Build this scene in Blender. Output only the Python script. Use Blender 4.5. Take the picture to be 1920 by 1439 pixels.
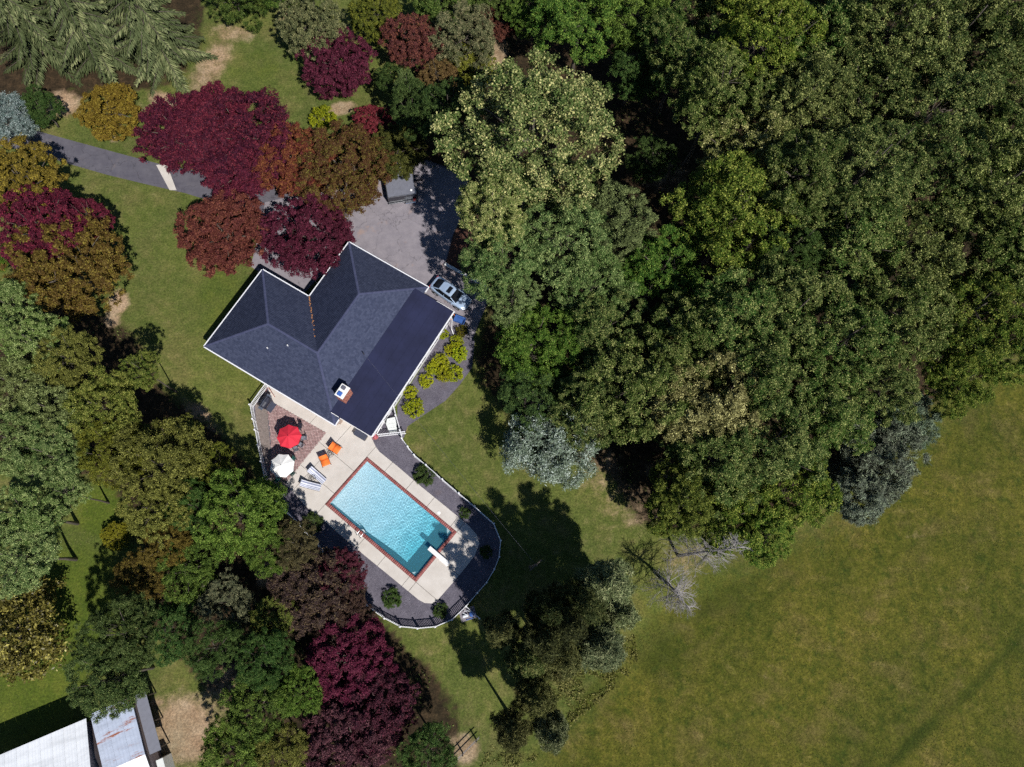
import bpy, bmesh, math, random
import numpy as np
from mathutils import Vector, Matrix

random.seed(7)
rng = np.random.default_rng(7)
scene = bpy.context.scene
for o in list(bpy.data.objects):
    bpy.data.objects.remove(o)
C = scene.collection

# ------------------------------------------------------------------ camera
CAMH = 70.0
FPX = 1333.0
_t, _a = math.radians(16.0), math.radians(-10.0)
ROT = Matrix.Rotation(_t, 3, Vector((math.cos(_a), math.sin(_a), 0.0)))
cam = bpy.data.cameras.new('camera')
cam.sensor_width = 36.0
cam.lens = FPX / 1920.0 * 36.0
cam.clip_start = 0.5
cam.clip_end = 3000.0
cam_ob = bpy.data.objects.new('camera', cam)
cam_ob.matrix_world = Matrix.Translation((0, 0, CAMH)) @ ROT.to_4x4()
C.objects.link(cam_ob)
scene.camera = cam_ob

# ------------------------------------------------------------------ light
SUN_EL = math.radians(51.0)
SHADOW_AZ = math.radians(124.0)
ldir = Vector((math.cos(SHADOW_AZ) * math.cos(SUN_EL), math.sin(SHADOW_AZ) * math.cos(SUN_EL), -math.sin(SUN_EL)))
world = bpy.data.worlds.new('World')
scene.world = world
world.use_nodes = True
wn = world.node_tree.nodes
sky = wn.new('ShaderNodeTexSky')
sky.sky_type = 'NISHITA'
sky.sun_disc = False
sky.sun_elevation = SUN_EL
sky.sun_rotation = math.atan2(-ldir.x, -ldir.y)
sky.air_density = 1.0
sky.dust_density = 0.0
sky.ozone_density = 4.0
wn['Background'].inputs[1].default_value = 0.052
world.node_tree.links.new(sky.outputs[0], wn['Background'].inputs[0])
sun = bpy.data.lights.new('sun', 'SUN')
sun.energy = 4.0
sun.angle = math.radians(0.53)
sun.color = (1.0, 0.97, 0.925)
sun_ob = bpy.data.objects.new('sun', sun)
sun_ob.rotation_euler = ldir.to_track_quat('-Z', 'Y').to_euler()
sun_ob.location = (40, -60, 90)
C.objects.link(sun_ob)

scene.view_settings.view_transform = 'Standard'
scene.view_settings.look = 'None'
scene.view_settings.exposure = 0.4
scene.view_settings.gamma = 1.0
scene.view_settings.use_curve_mapping = False
scene.cycles.max_bounces = 5
scene.cycles.diffuse_bounces = 2
scene.cycles.glossy_bounces = 1
scene.cycles.transmission_bounces = 4
scene.cycles.transparent_max_bounces = 8
scene.cycles.use_denoising = False
scene.cycles.use_adaptive_sampling = True
scene.cycles.adaptive_threshold = 0.04

# ------------------------------------------------------------------ geometry of the survey: photo pixel <-> place
def at(px, py, z=0.0):
    d = ROT @ Vector(((px - 960.0) / FPX, -(py - 719.5) / FPX, -1.0))
    k = (CAMH - z) / -d.z
    return Vector((d.x * k, d.y * k, z))

RN = np.array(ROT)
def to_px(xy):
    p = np.column_stack([xy, np.full(len(xy), -CAMH)]) @ RN          # inverse rotation
    return np.column_stack([960 + FPX * p[:, 0] / -p[:, 2], 719.5 - FPX * p[:, 1] / -p[:, 2]])

def poly_at(pts, z=0.0):
    return [at(x, y, z) for x, y in pts]

def inside(P, poly):
    poly = np.asarray(poly, float)
    x, y = P[:, 0], P[:, 1]
    c = np.zeros(len(P), bool)
    j = len(poly) - 1
    for i in range(len(poly)):
        xi, yi = poly[i]; xj, yj = poly[j]
        m = ((yi > y) != (yj > y)) & (x < (xj - xi) * (y - yi) / (yj - yi + 1e-12) + xi)
        c ^= m
        j = i
    return c

# ------------------------------------------------------------------ object helpers
def link(o, parent=None):
    C.objects.link(o)
    if parent is not None:
        o.parent = parent
    return o

def tag(o, label=None, cat=None, group=None, kind=None):
    if label: o['label'] = label
    if cat: o['category'] = cat
    if group: o['group'] = group
    if kind: o['kind'] = kind
    return o

def thing(name, label, cat, loc=(0, 0, 0), rz=0.0, group=None):
    o = bpy.data.objects.new(name, None)
    o.empty_display_size = 0.3
    o.location = loc
    o.rotation_euler = (0, 0, rz)
    link(o)
    return tag(o, label, cat, group)

def copy_tree(o, parent=None):
    c = o.copy()
    C.objects.link(c)
    c.parent = parent
    for ch in list(o.children):
        copy_tree(ch, c)
    return c

class MB:
    """collects verts/faces for ONE mesh"""
    def __init__(self):
        self.v = []; self.f = []
    def add(self, vs, fs):
        n = len(self.v)
        self.v += [tuple(p) for p in vs]
        self.f += [tuple(i + n for i in f) for f in fs]
        return self
    def box(self, c, s, rz=0.0, taper=1.0, rot=None, ch=0.0):
        hx, hy, hz = s[0] / 2, s[1] / 2, s[2] / 2
        R = rot if rot is not None else Matrix.Rotation(rz, 3, 'Z')
        if ch <= 0:
            vs = []
            for z, k in ((-hz, 1.0), (hz, taper)):
                for x, y in ((-hx, -hy), (hx, -hy), (hx, hy), (-hx, hy)):
                    vs.append(Vector(c) + R @ Vector((x * k, y * k, z)))
            return self.add(vs, [(3, 2, 1, 0), (4, 5, 6, 7), (0, 1, 5, 4), (1, 2, 6, 5), (2, 3, 7, 6), (3, 0, 4, 7)])
        k = min(ch, hx * .9, hy * .9, hz * .9)
        vs = []
        for z, q in ((-hz, 0.0), (hz - k, 0.0), (hz, k)):
            for x, y in ((-hx + q, -hy + k), (-hx + k, -hy + q), (hx - k, -hy + q), (hx - q, -hy + k),
                         (hx - q, hy - k), (hx - k, hy - q), (-hx + k, hy - q), (-hx + q, hy - k)):
                x2 = max(-hx + q, min(hx - q, x)); y2 = max(-hy + q, min(hy - q, y))
                vs.append(Vector(c) + R @ Vector((x2, y2, z)))
        fs = [tuple(range(7, -1, -1)), tuple(range(16, 24))]
        for r in (0, 8):
            for i in range(8):
                j = (i + 1) % 8
                fs.append((r + i, r + j, r + 8 + j, r + 8 + i))
        return self.add(vs, fs)
    def bar(self, a, b, w, h=None, up=(0, 0, 1)):
        a, b = Vector(a), Vector(b)
        h = h or w
        d = (b - a)
        L = d.length
        if L < 1e-6: return self
        x = d / L
        y = Vector(up).cross(x)
        if y.length < 1e-4: y = Vector((1, 0, 0)).cross(x)
        if y.length < 1e-4: y = Vector((0, 1, 0))
        y.normalize()
        z = x.cross(y)
        R = Matrix((x, y, z)).transposed()
        return self.box((a + b) / 2, (L, w, h), rot=R)
    def tube(self, pts, rad, n=6, caps=True):
        pts = [Vector(p) for p in pts]
        if not hasattr(rad, '__len__'): rad = [rad] * len(pts)
        base = len(self.v)
        prev = None
        for i, p in enumerate(pts):
            d = (pts[min(i + 1, len(pts) - 1)] - pts[max(i - 1, 0)])
            if d.length < 1e-7: d = Vector((0, 0, 1))
            d.normalize()
            if prev is None:
                prev = d.orthogonal().normalized()
            u = (prev - d * prev.dot(d))
            if u.length < 1e-4: u = d.orthogonal()
            u.normalize(); prev = u
            w = d.cross(u)
            for k in range(n):
                a = 2 * math.pi * k / n
                self.v.append(tuple(p + (u * math.cos(a) + w * math.sin(a)) * rad[i]))
        for i in range(len(pts) - 1):
            for k in range(n):
                k2 = (k + 1) % n
                self.f.append((base + i * n + k, base + i * n + k2, base + (i + 1) * n + k2, base + (i + 1) * n + k))
        if caps:
            self.f.append(tuple(base + k for k in range(n - 1, -1, -1)))
            e = base + (len(pts) - 1) * n
            self.f.append(tuple(e + k for k in range(n)))
        return self
    def lathe(self, prof, c=(0, 0, 0), n=16):
        base = len(self.v)
        for r, z in prof:
            for k in range(n):
                a = 2 * math.pi * k / n
                self.v.append((c[0] + r * math.cos(a), c[1] + r * math.sin(a), c[2] + z))
        for i in range(len(prof) - 1):
            for k in range(n):
                k2 = (k + 1) % n
                self.f.append((base + i * n + k, base + i * n + k2, base + (i + 1) * n + k2, base + (i + 1) * n + k))
        self.f.append(tuple(base + k for k in range(n - 1, -1, -1)))
        e = base + (len(prof) - 1) * n
        self.f.append(tuple(e + k for k in range(n)))
        return self
    def prism(self, poly, z0, z1):
        poly = [(p[0], p[1]) for p in poly]
        ar = sum(poly[i - 1][0] * poly[i][1] - poly[i][0] * poly[i - 1][1] for i in range(len(poly)))
        if ar < 0: poly = poly[::-1]
        n = len(poly)
        vs = [(x, y, z0) for x, y in poly] + [(x, y, z1) for x, y in poly]
        fs = [tuple(range(n - 1, -1, -1)), tuple(range(n, 2 * n))]
        for i in range(n):
            j = (i + 1) % n
            fs.append((i, j, n + j, n + i))
        return self.add(vs, fs)
    def sheet(self, poly, z):
        poly = [(p[0], p[1]) for p in poly]
        ar = sum(poly[i - 1][0] * poly[i][1] - poly[i][0] * poly[i - 1][1] for i in range(len(poly)))
        if ar < 0: poly = poly[::-1]
        return self.add([(x, y, z) for x, y in poly], [tuple(range(len(poly)))])
    def mesh(self, name, mat=None, smooth=False):
        me = bpy.data.meshes.new(name)
        me.from_pydata(self.v, [], self.f)
        if mat: me.materials.append(mat)
        if smooth:
            me.polygons.foreach_set('use_smooth', [True] * len(me.polygons))
        me.update()
        return me
    def build(self, name, mat, parent=None, smooth=False):
        o = bpy.data.objects.new(name, self.mesh(name, mat, smooth))
        return link(o, parent)

def np_mesh(name, V, F, mat, attrs=None, smooth=False):
    """V (n,3), F (m,k) numpy; attrs: name -> per-face float"""
    me = bpy.data.meshes.new(name)
    m, k = F.shape
    me.vertices.add(len(V)); me.vertices.foreach_set('co', np.ascontiguousarray(V, np.float32).ravel())
    me.loops.add(m * k); me.loops.foreach_set('vertex_index', np.ascontiguousarray(F, np.int32).ravel())
    me.polygons.add(m)
    me.polygons.foreach_set('loop_start', np.arange(0, m * k, k, dtype=np.int32))
    me.polygons.foreach_set('loop_total', np.full(m, k, np.int32))
    if smooth: me.polygons.foreach_set('use_smooth', np.ones(m, bool))
    me.materials.append(mat)
    for an, val in (attrs or {}).items():
        a = me.attributes.new(an, 'FLOAT', 'FACE')
        a.data.foreach_set('value', np.ascontiguousarray(val, np.float32))
    me.update(calc_edges=True)
    me.validate()
    return me

# ------------------------------------------------------------------ materials
def new_mat(name):
    m = bpy.data.materials.new(name)
    m.use_nodes = True
    return m, m.node_tree.nodes, m.node_tree.links, m.node_tree.nodes['Principled BSDF']

def rgb(*c): return (c[0], c[1], c[2], 1.0)

def mat(name, col, rough=0.6, metal=0.0, spec=0.4, var=0.12, scale=3.0, bump=0.0, bscale=40.0, col2=None, coat=0.0, detail=6):
    """principled with noise driven colour variation and fine relief"""
    m, N, L, B = new_mat(name)
    tc = N.new('ShaderNodeTexCoord')
    no = N.new('ShaderNodeTexNoise'); no.inputs['Scale'].default_value = scale; no.inputs['Detail'].default_value = detail
    no.inputs['Roughness'].default_value = 0.65
    L.new(tc.outputs['Object'], no.inputs['Vector'])
    cr = N.new('ShaderNodeValToRGB')
    c2 = col2 or tuple(min(1, x * (1 + var)) for x in col)
    c1 = tuple(x * (1 - var) for x in col) if col2 is None else col
    cr.color_ramp.elements[0].position = 0.32; cr.color_ramp.elements[1].position = 0.68
    cr.color_ramp.elements[0].color = rgb(*c1); cr.color_ramp.elements[1].color = rgb(*c2)
    L.new(no.outputs['Fac'], cr.inputs['Fac'])
    L.new(cr.outputs['Color'], B.inputs['Base Color'])
    B.inputs['Roughness'].default_value = rough
    B.inputs['Metallic'].default_value = metal
    B.inputs['Specular IOR Level'].default_value = spec
    if coat: B.inputs['Coat Weight'].default_value = coat; B.inputs['Coat Roughness'].default_value = 0.08
    if bump:
        nb = N.new('ShaderNodeTexNoise'); nb.inputs['Scale'].default_value = bscale; nb.inputs['Detail'].default_value = 4
        L.new(tc.outputs['Object'], nb.inputs['Vector'])
        bp = N.new('ShaderNodeBump'); bp.inputs['Strength'].default_value = bump; bp.inputs['Distance'].default_value = 0.03
        L.new(nb.outputs['Fac'], bp.inputs['Height'])
        L.new(bp.outputs['Normal'], B.inputs['Normal'])
    return m

def tone_mat(name, c1, c2, rough=0.8, attr='tone', spec=0.3, nscale=0.0, bump=0.0):
    """colour picked per piece from a stored 'tone'"""
    m, N, L, B = new_mat(name)
    a = N.new('ShaderNodeAttribute'); a.attribute_name = attr
    mx = N.new('ShaderNodeMix'); mx.data_type = 'RGBA'
    mx.inputs[6].default_value = rgb(*c1); mx.inputs[7].default_value = rgb(*c2)
    L.new(a.outputs['Fac'], mx.inputs[0])
    out = mx.outputs[2]
    if nscale:
        tc = N.new('ShaderNodeTexCoord')
        no = N.new('ShaderNodeTexNoise'); no.inputs['Scale'].default_value = nscale; no.inputs['Detail'].default_value = 5
        L.new(tc.outputs['Object'], no.inputs['Vector'])
        mr = N.new('ShaderNodeMapRange'); mr.inputs['From Min'].default_value = .3; mr.inputs['From Max'].default_value = .7
        mr.inputs['To Min'].default_value = .87; mr.inputs['To Max'].default_value = 1.13
        L.new(no.outputs['Fac'], mr.inputs['Value'])
        vm = N.new('ShaderNodeVectorMath'); vm.operation = 'SCALE'
        L.new(out, vm.inputs[0]); L.new(mr.outputs[0], vm.inputs['Scale'])
        out = vm.outputs[0]
    L.new(out, B.inputs['Base Color'])
    B.inputs['Roughness'].default_value = rough
    B.inputs['Specular IOR Level'].default_value = spec
    return m

def leaf_mat(name, rough=0.6, spec=0.12, trans=0.14):
    """leaf colour = the tree's own colour, flecked with its tip colour"""
    m, N, L, B = new_mat(name)
    oi = N.new('ShaderNodeObjectInfo')
    tip = N.new('ShaderNodeAttribute'); tip.attribute_type = 'OBJECT'; tip.attribute_name = 'tip'
    tn = N.new('ShaderNodeAttribute'); tn.attribute_name = 'tone'
    t2 = N.new('ShaderNodeAttribute'); t2.attribute_name = 'bough'
    mr = N.new('ShaderNodeMapRange'); mr.interpolation_type = 'SMOOTHSTEP'
    mr.inputs['From Min'].default_value = 0.5; mr.inputs['From Max'].default_value = 0.95
    L.new(tn.outputs['Fac'], mr.inputs['Value'])
    ad = N.new('ShaderNodeMath'); ad.operation = 'MULTIPLY_ADD'; ad.use_clamp = True     # boughs differ in how much tip colour they carry
    L.new(t2.outputs['Fac'], ad.inputs[0]); ad.inputs[1].default_value = 0.45
    sb = N.new('ShaderNodeMath'); sb.operation = 'SUBTRACT'; L.new(mr.outputs[0], sb.inputs[0]); sb.inputs[1].default_value = 0.18
    L.new(sb.outputs[0], ad.inputs[2])
    mx = N.new('ShaderNodeMix'); mx.data_type = 'RGBA'
    L.new(ad.outputs[0], mx.inputs[0]); L.new(oi.outputs['Color'], mx.inputs[6]); L.new(tip.outputs['Color'], mx.inputs[7])
    sc = N.new('ShaderNodeMapRange'); sc.inputs['To Min'].default_value = 0.45; sc.inputs['To Max'].default_value = 1.6
    L.new(tn.outputs['Fac'], sc.inputs['Value'])
    vm = N.new('ShaderNodeVectorMath'); vm.operation = 'SCALE'
    L.new(mx.outputs[2], vm.inputs[0]); L.new(sc.outputs[0], vm.inputs['Scale'])
    L.new(vm.outputs[0], B.inputs['Base Color'])
    B.inputs['Roughness'].default_value = rough
    B.inputs['Specular IOR Level'].default_value = spec
    tr = N.new('ShaderNodeBsdfTranslucent'); L.new(vm.outputs[0], tr.inputs['Color'])
    ms = N.new('ShaderNodeMixShader'); ms.inputs[0].default_value = trans
    L.new(B.outputs[0], ms.inputs[1]); L.new(tr.outputs[0], ms.inputs[2])
    L.new(ms.outputs[0], N['Material Output'].inputs['Surface'])
    return m

M = {}
M['leaf'] = leaf_mat('leaf')
M['leaf_gloss'] = leaf_mat('leaf_gloss', rough=0.45, spec=0.3, trans=0.12)
M['needle'] = leaf_mat('needle', rough=0.65, spec=0.12, trans=0.08)
M['bark'] = mat('bark', (0.10, 0.082, 0.066), 0.9, var=0.4, scale=6, bump=0.5, bscale=14)
M['dead_wood'] = mat('dead_wood', (0.25, 0.23, 0.225), 0.85, var=0.25, scale=4)
M['white_paint'] = mat('white_paint', (0.80, 0.79, 0.78), 0.45, var=0.06, scale=2)
M['white_vinyl'] = mat('white_vinyl', (0.78, 0.78, 0.80), 0.4, var=0.07, scale=1.2)
M['wall'] = mat('brick_wall', (0.36, 0.27, 0.22), 0.85, var=0.25, scale=5, bump=0.4)
M['glass_dark'] = mat('window_glass', (0.015, 0.018, 0.022), 0.06, spec=0.6, var=0.2)
M['shingle'] = tone_mat('shingle', (0.034, 0.042, 0.078), (0.056, 0.066, 0.112), 0.92, spec=0.2, nscale=9.0)
M['shingle_base'] = mat('shingle_base', (0.045, 0.05, 0.1), 0.9)
M['ridge_cap'] = tone_mat('ridge_cap', (0.052, 0.059, 0.112), (0.068, 0.075, 0.134), 0.92, spec=0.2)
M['membrane'] = mat('roof_membrane', (0.016, 0.019, 0.052), 0.75, var=0.22, scale=0.5, spec=0.25, bump=0.05)
M['chimney_brick'] = tone_mat('chimney_brick', (0.30, 0.10, 0.075), (0.42, 0.18, 0.13), 0.85)
M['mortar'] = mat('mortar', (0.36, 0.27, 0.24), 0.9)
M['cap_white'] = mat('chimney_cap', (0.78, 0.77, 0.74), 0.6, var=0.08)
M['flue_blue'] = mat('flue_cover', (0.05, 0.13, 0.42), 0.4)
M['flue_clay'] = mat('flue_clay', (0.12, 0.12, 0.15), 0.7)
M['copper'] = mat('leaf_debris', (0.36, 0.16, 0.06), 0.9, var=0.3)
M['dark_metal'] = mat('dark_metal', (0.03, 0.03, 0.035), 0.5, metal=0.3)
M['steel'] = mat('steel', (0.55, 0.56, 0.58), 0.3, metal=0.9)
M['concrete'] = mat('deck_concrete', (0.50, 0.455, 0.41), 0.8, var=0.08, scale=0.7, bump=0.1, bscale=30, col2=(0.60, 0.555, 0.51))
M['joint'] = mat('joint_sand', (0.20, 0.18, 0.16), 0.95)
M['paver'] = tone_mat('paver', (0.29, 0.17, 0.165), (0.44, 0.30, 0.29), 0.9, nscale=1.4)
M['coping'] = tone_mat('coping_brick', (0.24, 0.075, 0.07), (0.34, 0.125, 0.115), 0.8)
M['coping_base'] = mat('coping_mortar', (0.30, 0.14, 0.12), 0.9)
M['mulch'] = mat('mulch', (0.10, 0.045, 0.03), 0.95, var=0.4, scale=8, bump=0.6, bscale=25)
M['grey_mulch'] = mat('grey_mulch', (0.19, 0.155, 0.14), 0.95, var=0.3, scale=5, bump=0.6, bscale=25)
M['red_canvas'] = mat('red_canvas', (0.60, 0.022, 0.045), 0.8, var=0.08)
M['white_canvas'] = mat('white_canvas', (0.80, 0.79, 0.76), 0.8, var=0.05)
M['orange'] = mat('orange_fabric', (0.86, 0.20, 0.035), 0.8, var=0.1)
M['grey_mesh'] = mat('grey_sling', (0.22, 0.23, 0.27), 0.6, var=0.12)
M['green_plastic'] = mat('green_plastic', (0.012, 0.085, 0.075), 0.4, var=0.2)
M['lounge'] = mat('lounge_fabric', (0.66, 0.67, 0.74), 0.8, var=0.06)
M['lounge_stripe'] = mat('lounge_stripe', (0.24, 0.26, 0.36), 0.8, var=0.06)
M['black_cover'] = mat('black_cover', (0.018, 0.02, 0.035), 0.5, var=0.3)
M['mat_rubber'] = mat('mat_rubber', (0.05, 0.055, 0.085), 0.7)
M['terracotta'] = mat('terracotta', (0.40, 0.12, 0.08), 0.8)
M['pink_flower'] = mat('pink_flower', (0.60, 0.16, 0.20), 0.7)
M['plastic_white'] = mat('plastic_white', (0.66, 0.68, 0.66), 0.5, var=0.05)
M['blue_plastic'] = mat('blue_plastic', (0.04, 0.10, 0.30), 0.4)
M['pvc'] = mat('pvc', (0.6, 0.62, 0.66), 0.4)
M['car_paint'] = mat('car_paint', (0.42, 0.54, 0.72), 0.3, metal=0.35, var=0.05, coat=0.6)
M['car_glass'] = mat('car_glass', (0.008, 0.009, 0.012), 0.08, spec=0.6)
M['tyre'] = mat('tyre', (0.02, 0.02, 0.02), 0.85)
M['truck_paint'] = mat('truck_paint', (0.016, 0.017, 0.024), 0.3, coat=0.7)
M['tonneau'] = mat('tonneau', (0.16, 0.165, 0.20), 0.6, var=0.1)
M['chrome'] = mat('chrome', (0.75, 0.76, 0.78), 0.18, metal=1.0)
M['red_lens'] = mat('red_lens', (0.35, 0.02, 0.015), 0.3)
M['lamp_lens'] = mat('lamp_lens', (0.7, 0.72, 0.75), 0.15)
# ================================================================== SETTING
# ---- pool frame (outer edge of the coping): a = long axis, b = short axis
PO = at(688, 857)
PANG = math.radians(-39.2)
PA = Vector((math.cos(PANG), math.sin(PANG), 0)); PB = Vector((PA.y, -PA.x, 0))
PL, PW = 11.54, 5.97
def ploc(px, py, z=0.0):
    d = at(px, py, z) - PO
    return (d.dot(PA), d.dot(PB))
def pworld(a, b, z=0.0):
    p = PO + PA * a + PB * b
    return (p.x, p.y, z)

def clip(poly, ax, val, keep_less):
    out = []
    n = len(poly)
    for i in range(n):
        p, q = poly[i], poly[(i + 1) % n]
        ip = (p[ax] <= val) == keep_less or p[ax] == val
        iq = (q[ax] <= val) == keep_less or q[ax] == val
        if ip: out.append(p)
        if ip != iq:
            t = (val - p[ax]) / (q[ax] - p[ax])
            out.append((p[0] + (q[0] - p[0]) * t, p[1] + (q[1] - p[1]) * t))
    return out
def clip_rect(poly, a0, a1, b0, b1):
    for ax, val, less in ((0, a0, False), (0, a1, True), (1, b0, False), (1, b1, True)):
        if len(poly) < 3: return []
        poly = clip(poly, ax, val, less)
    return poly
BIG = 60.0
ZONES = [(-BIG, 0, -BIG, BIG), (PL, BIG, -BIG, BIG), (0, PL, -BIG, 0), (0, PL, PW, BIG)]

# ---- outlines traced on the ground
DRIVE = [(-60, 236), (-60, 262), (60, 285), (120, 305), (200, 328), (270, 345), (345, 362), (420, 385), (490, 405), (560, 430), (600, 470),
         (640, 500), (700, 520), (800, 590), (850, 620), (885, 640), (905, 590), (925, 545), (880, 520), (835, 498), (850, 440), (870, 400), (880, 330),
         (800, 300), (720, 330), (640, 350), (560, 340), (500, 335), (430, 330), (350, 318), (300, 308), (235, 291), (150, 268), (70, 246)]
APRON = [(497, 380), (640, 345), (700, 335), (800, 302), (878, 335), (868, 402), (848, 442), (833, 500), (878, 522), (920, 548), (902, 592), (884, 637), (850, 615), (700, 560), (600, 520), (560, 560), (500, 520), (470, 500), (490, 420)]
FENCE_TOP = [(496, 719), (467.6, 759), (473, 785.7), (477.5, 806), (482.8, 835), (489, 866), (495, 895.5), (504, 925.6), (518, 945), (535, 960), (554, 978), (573, 999),
             (592, 1018), (602.5, 1034), (616.5, 1053), (629, 1068), (647, 1090), (665, 1112), (684.5, 1135), (720.6, 1160), (750, 1175.6), (783, 1179), (816, 1176),
             (847.5, 1162.5), (873.7, 1137.5), (895, 1112), (912.5, 1092.5), (927, 1068), (936, 1044.6), (939, 1014), (926, 982), (890, 950), (860, 925), (829, 898.7),
             (798.5, 872), (776, 853), (764, 837.5), (753, 822), (749.7, 807), (741.4, 779), (737, 761)]
FH = 1.25
FENCE = [at(x, y, FH) for x, y in FENCE_TOP]
DECK = [(500, 722), (560, 690), (700, 790), (697, 822), (705, 839), (712, 848), (742, 872), (790, 913), (860, 970), (879, 986), (894, 1003), (899, 1020), (890, 1042),
        (873.5, 1064), (843, 1100), (821, 1125), (810, 1132), (796, 1131), (785, 1125), (734.6, 1083.5), (668, 1029), (609.5, 979), (576, 953), (536, 908), (545, 880), (560, 830), (512, 752)]
PATIO = [(510, 754), (612, 812), (556, 881), (538.6, 903), (505, 894), (508.5, 839), (505, 796), (501, 768)]
GARDEN = [(745, 760), (745, 815), (757, 822), (764, 800), (800, 775), (835, 752), (862, 722), (885, 690), (890, 640), (860, 600), (840, 600), (790, 690)]
MEADOW = [(960, 1500), (1040, 1370), (1130, 1260), (1200, 1180), (1250, 1130), (1400, 1050), (1540, 985), (1640, 900), (1740, 770), (1860, 690), (2100, 560), (2400, 1500)]
WOODS = [[(830, -120), (840, 60), (720, 200), (730, 300), (880, 330), (880, 500), (930, 560), (900, 640), (880, 690), (940, 760), (1030, 880), (1120, 860), (1200, 980), (1260, 1010), (1300, 990), (1420, 1000),
          (1540, 940), (1640, 880), (1740, 760), (1860, 680), (2100, 560), (2100, -200)],
         [(-200, 540), (150, 560), (215, 600), (260, 640), (300, 730), (380, 780), (450, 850), (500, 930), (600, 1050), (690, 1140), (800, 1250), (860, 1330), (850, 1500), (420, 1500), (430, 1330), (330, 1230), (290, 1180), (265, 1120), (265, 1000), (215, 905), (120, 880), (-200, 870)],
         [(-200, -200), (380, -200), (380, 60), (330, 160), (100, 190), (-200, 230)]]
# bare or straw coloured ground: x, y, rx, ry, angle, strength
SOIL = [(395, 125, 30, 75, 35, .72), (440, 62, 50, 18, 10, .66), (310, 190, 34, 16, 20, 1.0), (118, 195, 38, 26, 0, .9), (215, 262, 10, 8, 0, .8), (222, 568, 20, 26, 20, 1.0), (210, 600, 16, 18, 0, .9),
        (372, 772, 36, 16, 35, .8), (400, 800, 30, 16, 40, .5), (640, 203, 30, 13, -10, 1.0), (345, 1370, 66, 70, 10, 1.0), (292, 1320, 24, 16, 0, .8), (420, 1300, 60, 80, 0, .55),
        (500, 1080, 22, 26, 0, .9), (930, 100, 25, 45, 0, .8), (1290, 1050, 55, 34, -30, .5), (1180, 950, 80, 70, 30, .45), (1130, 880, 50, 60, 0, .5), (870, 1405, 32, 34, -30, .9),
        (1250, 330, 60, 40, 0, .5), (1720, 1005, 30, 12, 10, .45), (1780, 1105, 60, 14, 0, .35), (1430, 1290, 40, 90, 10, .28), (850, 800, 34, 70, -20, .3), (965, 870, 30, 30, 0, .3),
        (490, 350, 14, 30, 0, .8), (660, 350, 40, 40, 0, .4), (310, 210, 60, 14, 10, .6), (1250, 880, 60, 30, 0, .5), (1050, 1265, 30, 12, 30, .6), (1040, 1110, 22, 22, 0, .6), (540, 30, 26, 26, 0, .6), (760, 795, 12, 40, 30, .5)]

def ellipses(P, lst):
    m = np.zeros(len(P))
    for x, y, rx, ry, an, s in lst:
        c, q = math.cos(math.radians(an)), math.sin(math.radians(an))
        dx, dy = P[:, 0] - x, P[:, 1] - y
        u = (dx * c + dy * q) / rx; v = (-dx * q + dy * c) / ry
        d = np.sqrt(u * u + v * v)
        m = np.maximum(m, s * np.clip((1.5 - d) / 1.0, 0, 1))
    return m

def soft(P, poly, w=26):
    acc = np.zeros(len(P))
    k = 0
    for dx, dy in ((0, 0), (w, 0), (-w, 0), (0, w), (0, -w), (w * .7, w * .7), (-w * .7, w * .7), (w * .7, -w * .7), (-w * .7, -w * .7)):
        acc += inside(P + np.array([dx, dy]), poly); k += 1
    return acc / k

# ---- ground: one sheet out to the horizon, fine where it is seen
def axis(lo, hi, step, far):
    core = np.arange(lo, hi + step, step)
    out = []
    d = step
    v = core[-1]
    while v < far:
        d *= 1.6; v += d; out.append(v)
    lo_out = []
    d = step; v = core[0]
    while v > -far:
        d *= 1.6; v -= d; lo_out.append(v)
    return np.array(lo_out[::-1] + list(core) + out)
gx = axis(-70, 88, 0.55, 1500); gy = axis(-32, 92, 0.55, 1500)
GX, GY = np.meshgrid(gx, gy)
gxy = np.column_stack([GX.ravel(), GY.ravel()])
nx, ny = len(gx), len(gy)
ii, jj = np.meshgrid(np.arange(nx - 1), np.arange(ny - 1))
i0 = (jj * nx + ii).ravel()
GF = np.column_stack([i0, i0 + 1, i0 + nx + 1, i0 + nx])
gc = gxy[GF].mean(1)
loc = gc - np.array([PO.x, PO.y])
la = loc @ np.array([PA.x, PA.y]); lb = loc @ np.array([PB.x, PB.y])
hole = (la > -0.5) & (la < PL + 0.5) & (lb > -0.5) & (lb < PW + 0.5)
GF = GF[~hole]
near = (np.abs(gxy[:, 0]) < 150) & (np.abs(gxy[:, 1] - 30) < 150)
gp = np.full((len(gxy), 2), -9999.0)
gp[near] = to_px(gxy[near])
m_soil = ellipses(gp, SOIL)
m_mead = soft(gp, MEADOW, 70)
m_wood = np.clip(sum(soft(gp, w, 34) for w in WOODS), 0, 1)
m_lush = np.clip(ellipses(gp, [(90, 1200, 120, 220, 25, 1.0), (190, 960, 50, 60, 20, 1.0), (410, 560, 60, 80, 20, .55), (1330, 1120, 90, 60, -30, .55), (480, 130, 60, 50, 0, .5), (1230, 1180, 60, 80, 0, .4)]), 0, 1)
m_tall = ellipses(gp, [(1850, 1265, 130, 12, -47, .8), (1720, 1385, 90, 14, -45, .9), (1600, 1460, 70, 20, -40, .7), (1810, 1010, 70, 8, -8, .5), (1470, 1100, 50, 9, -40, .6), (1380, 1150, 16, 60, 20, .5), (1440, 1070, 60, 8, -35, .6),
                       (1230, 1210, 60, 70, 0, .7), (1060, 1290, 110, 60, -25, .7), (990, 1370, 80, 50, -30, .6), (1340, 1130, 80, 30, -25, .6), (1490, 1380, 30, 30, 0, .4), (1900, 1430, 60, 60, 0, .4)])
gz = np.zeros(len(gxy))
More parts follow.
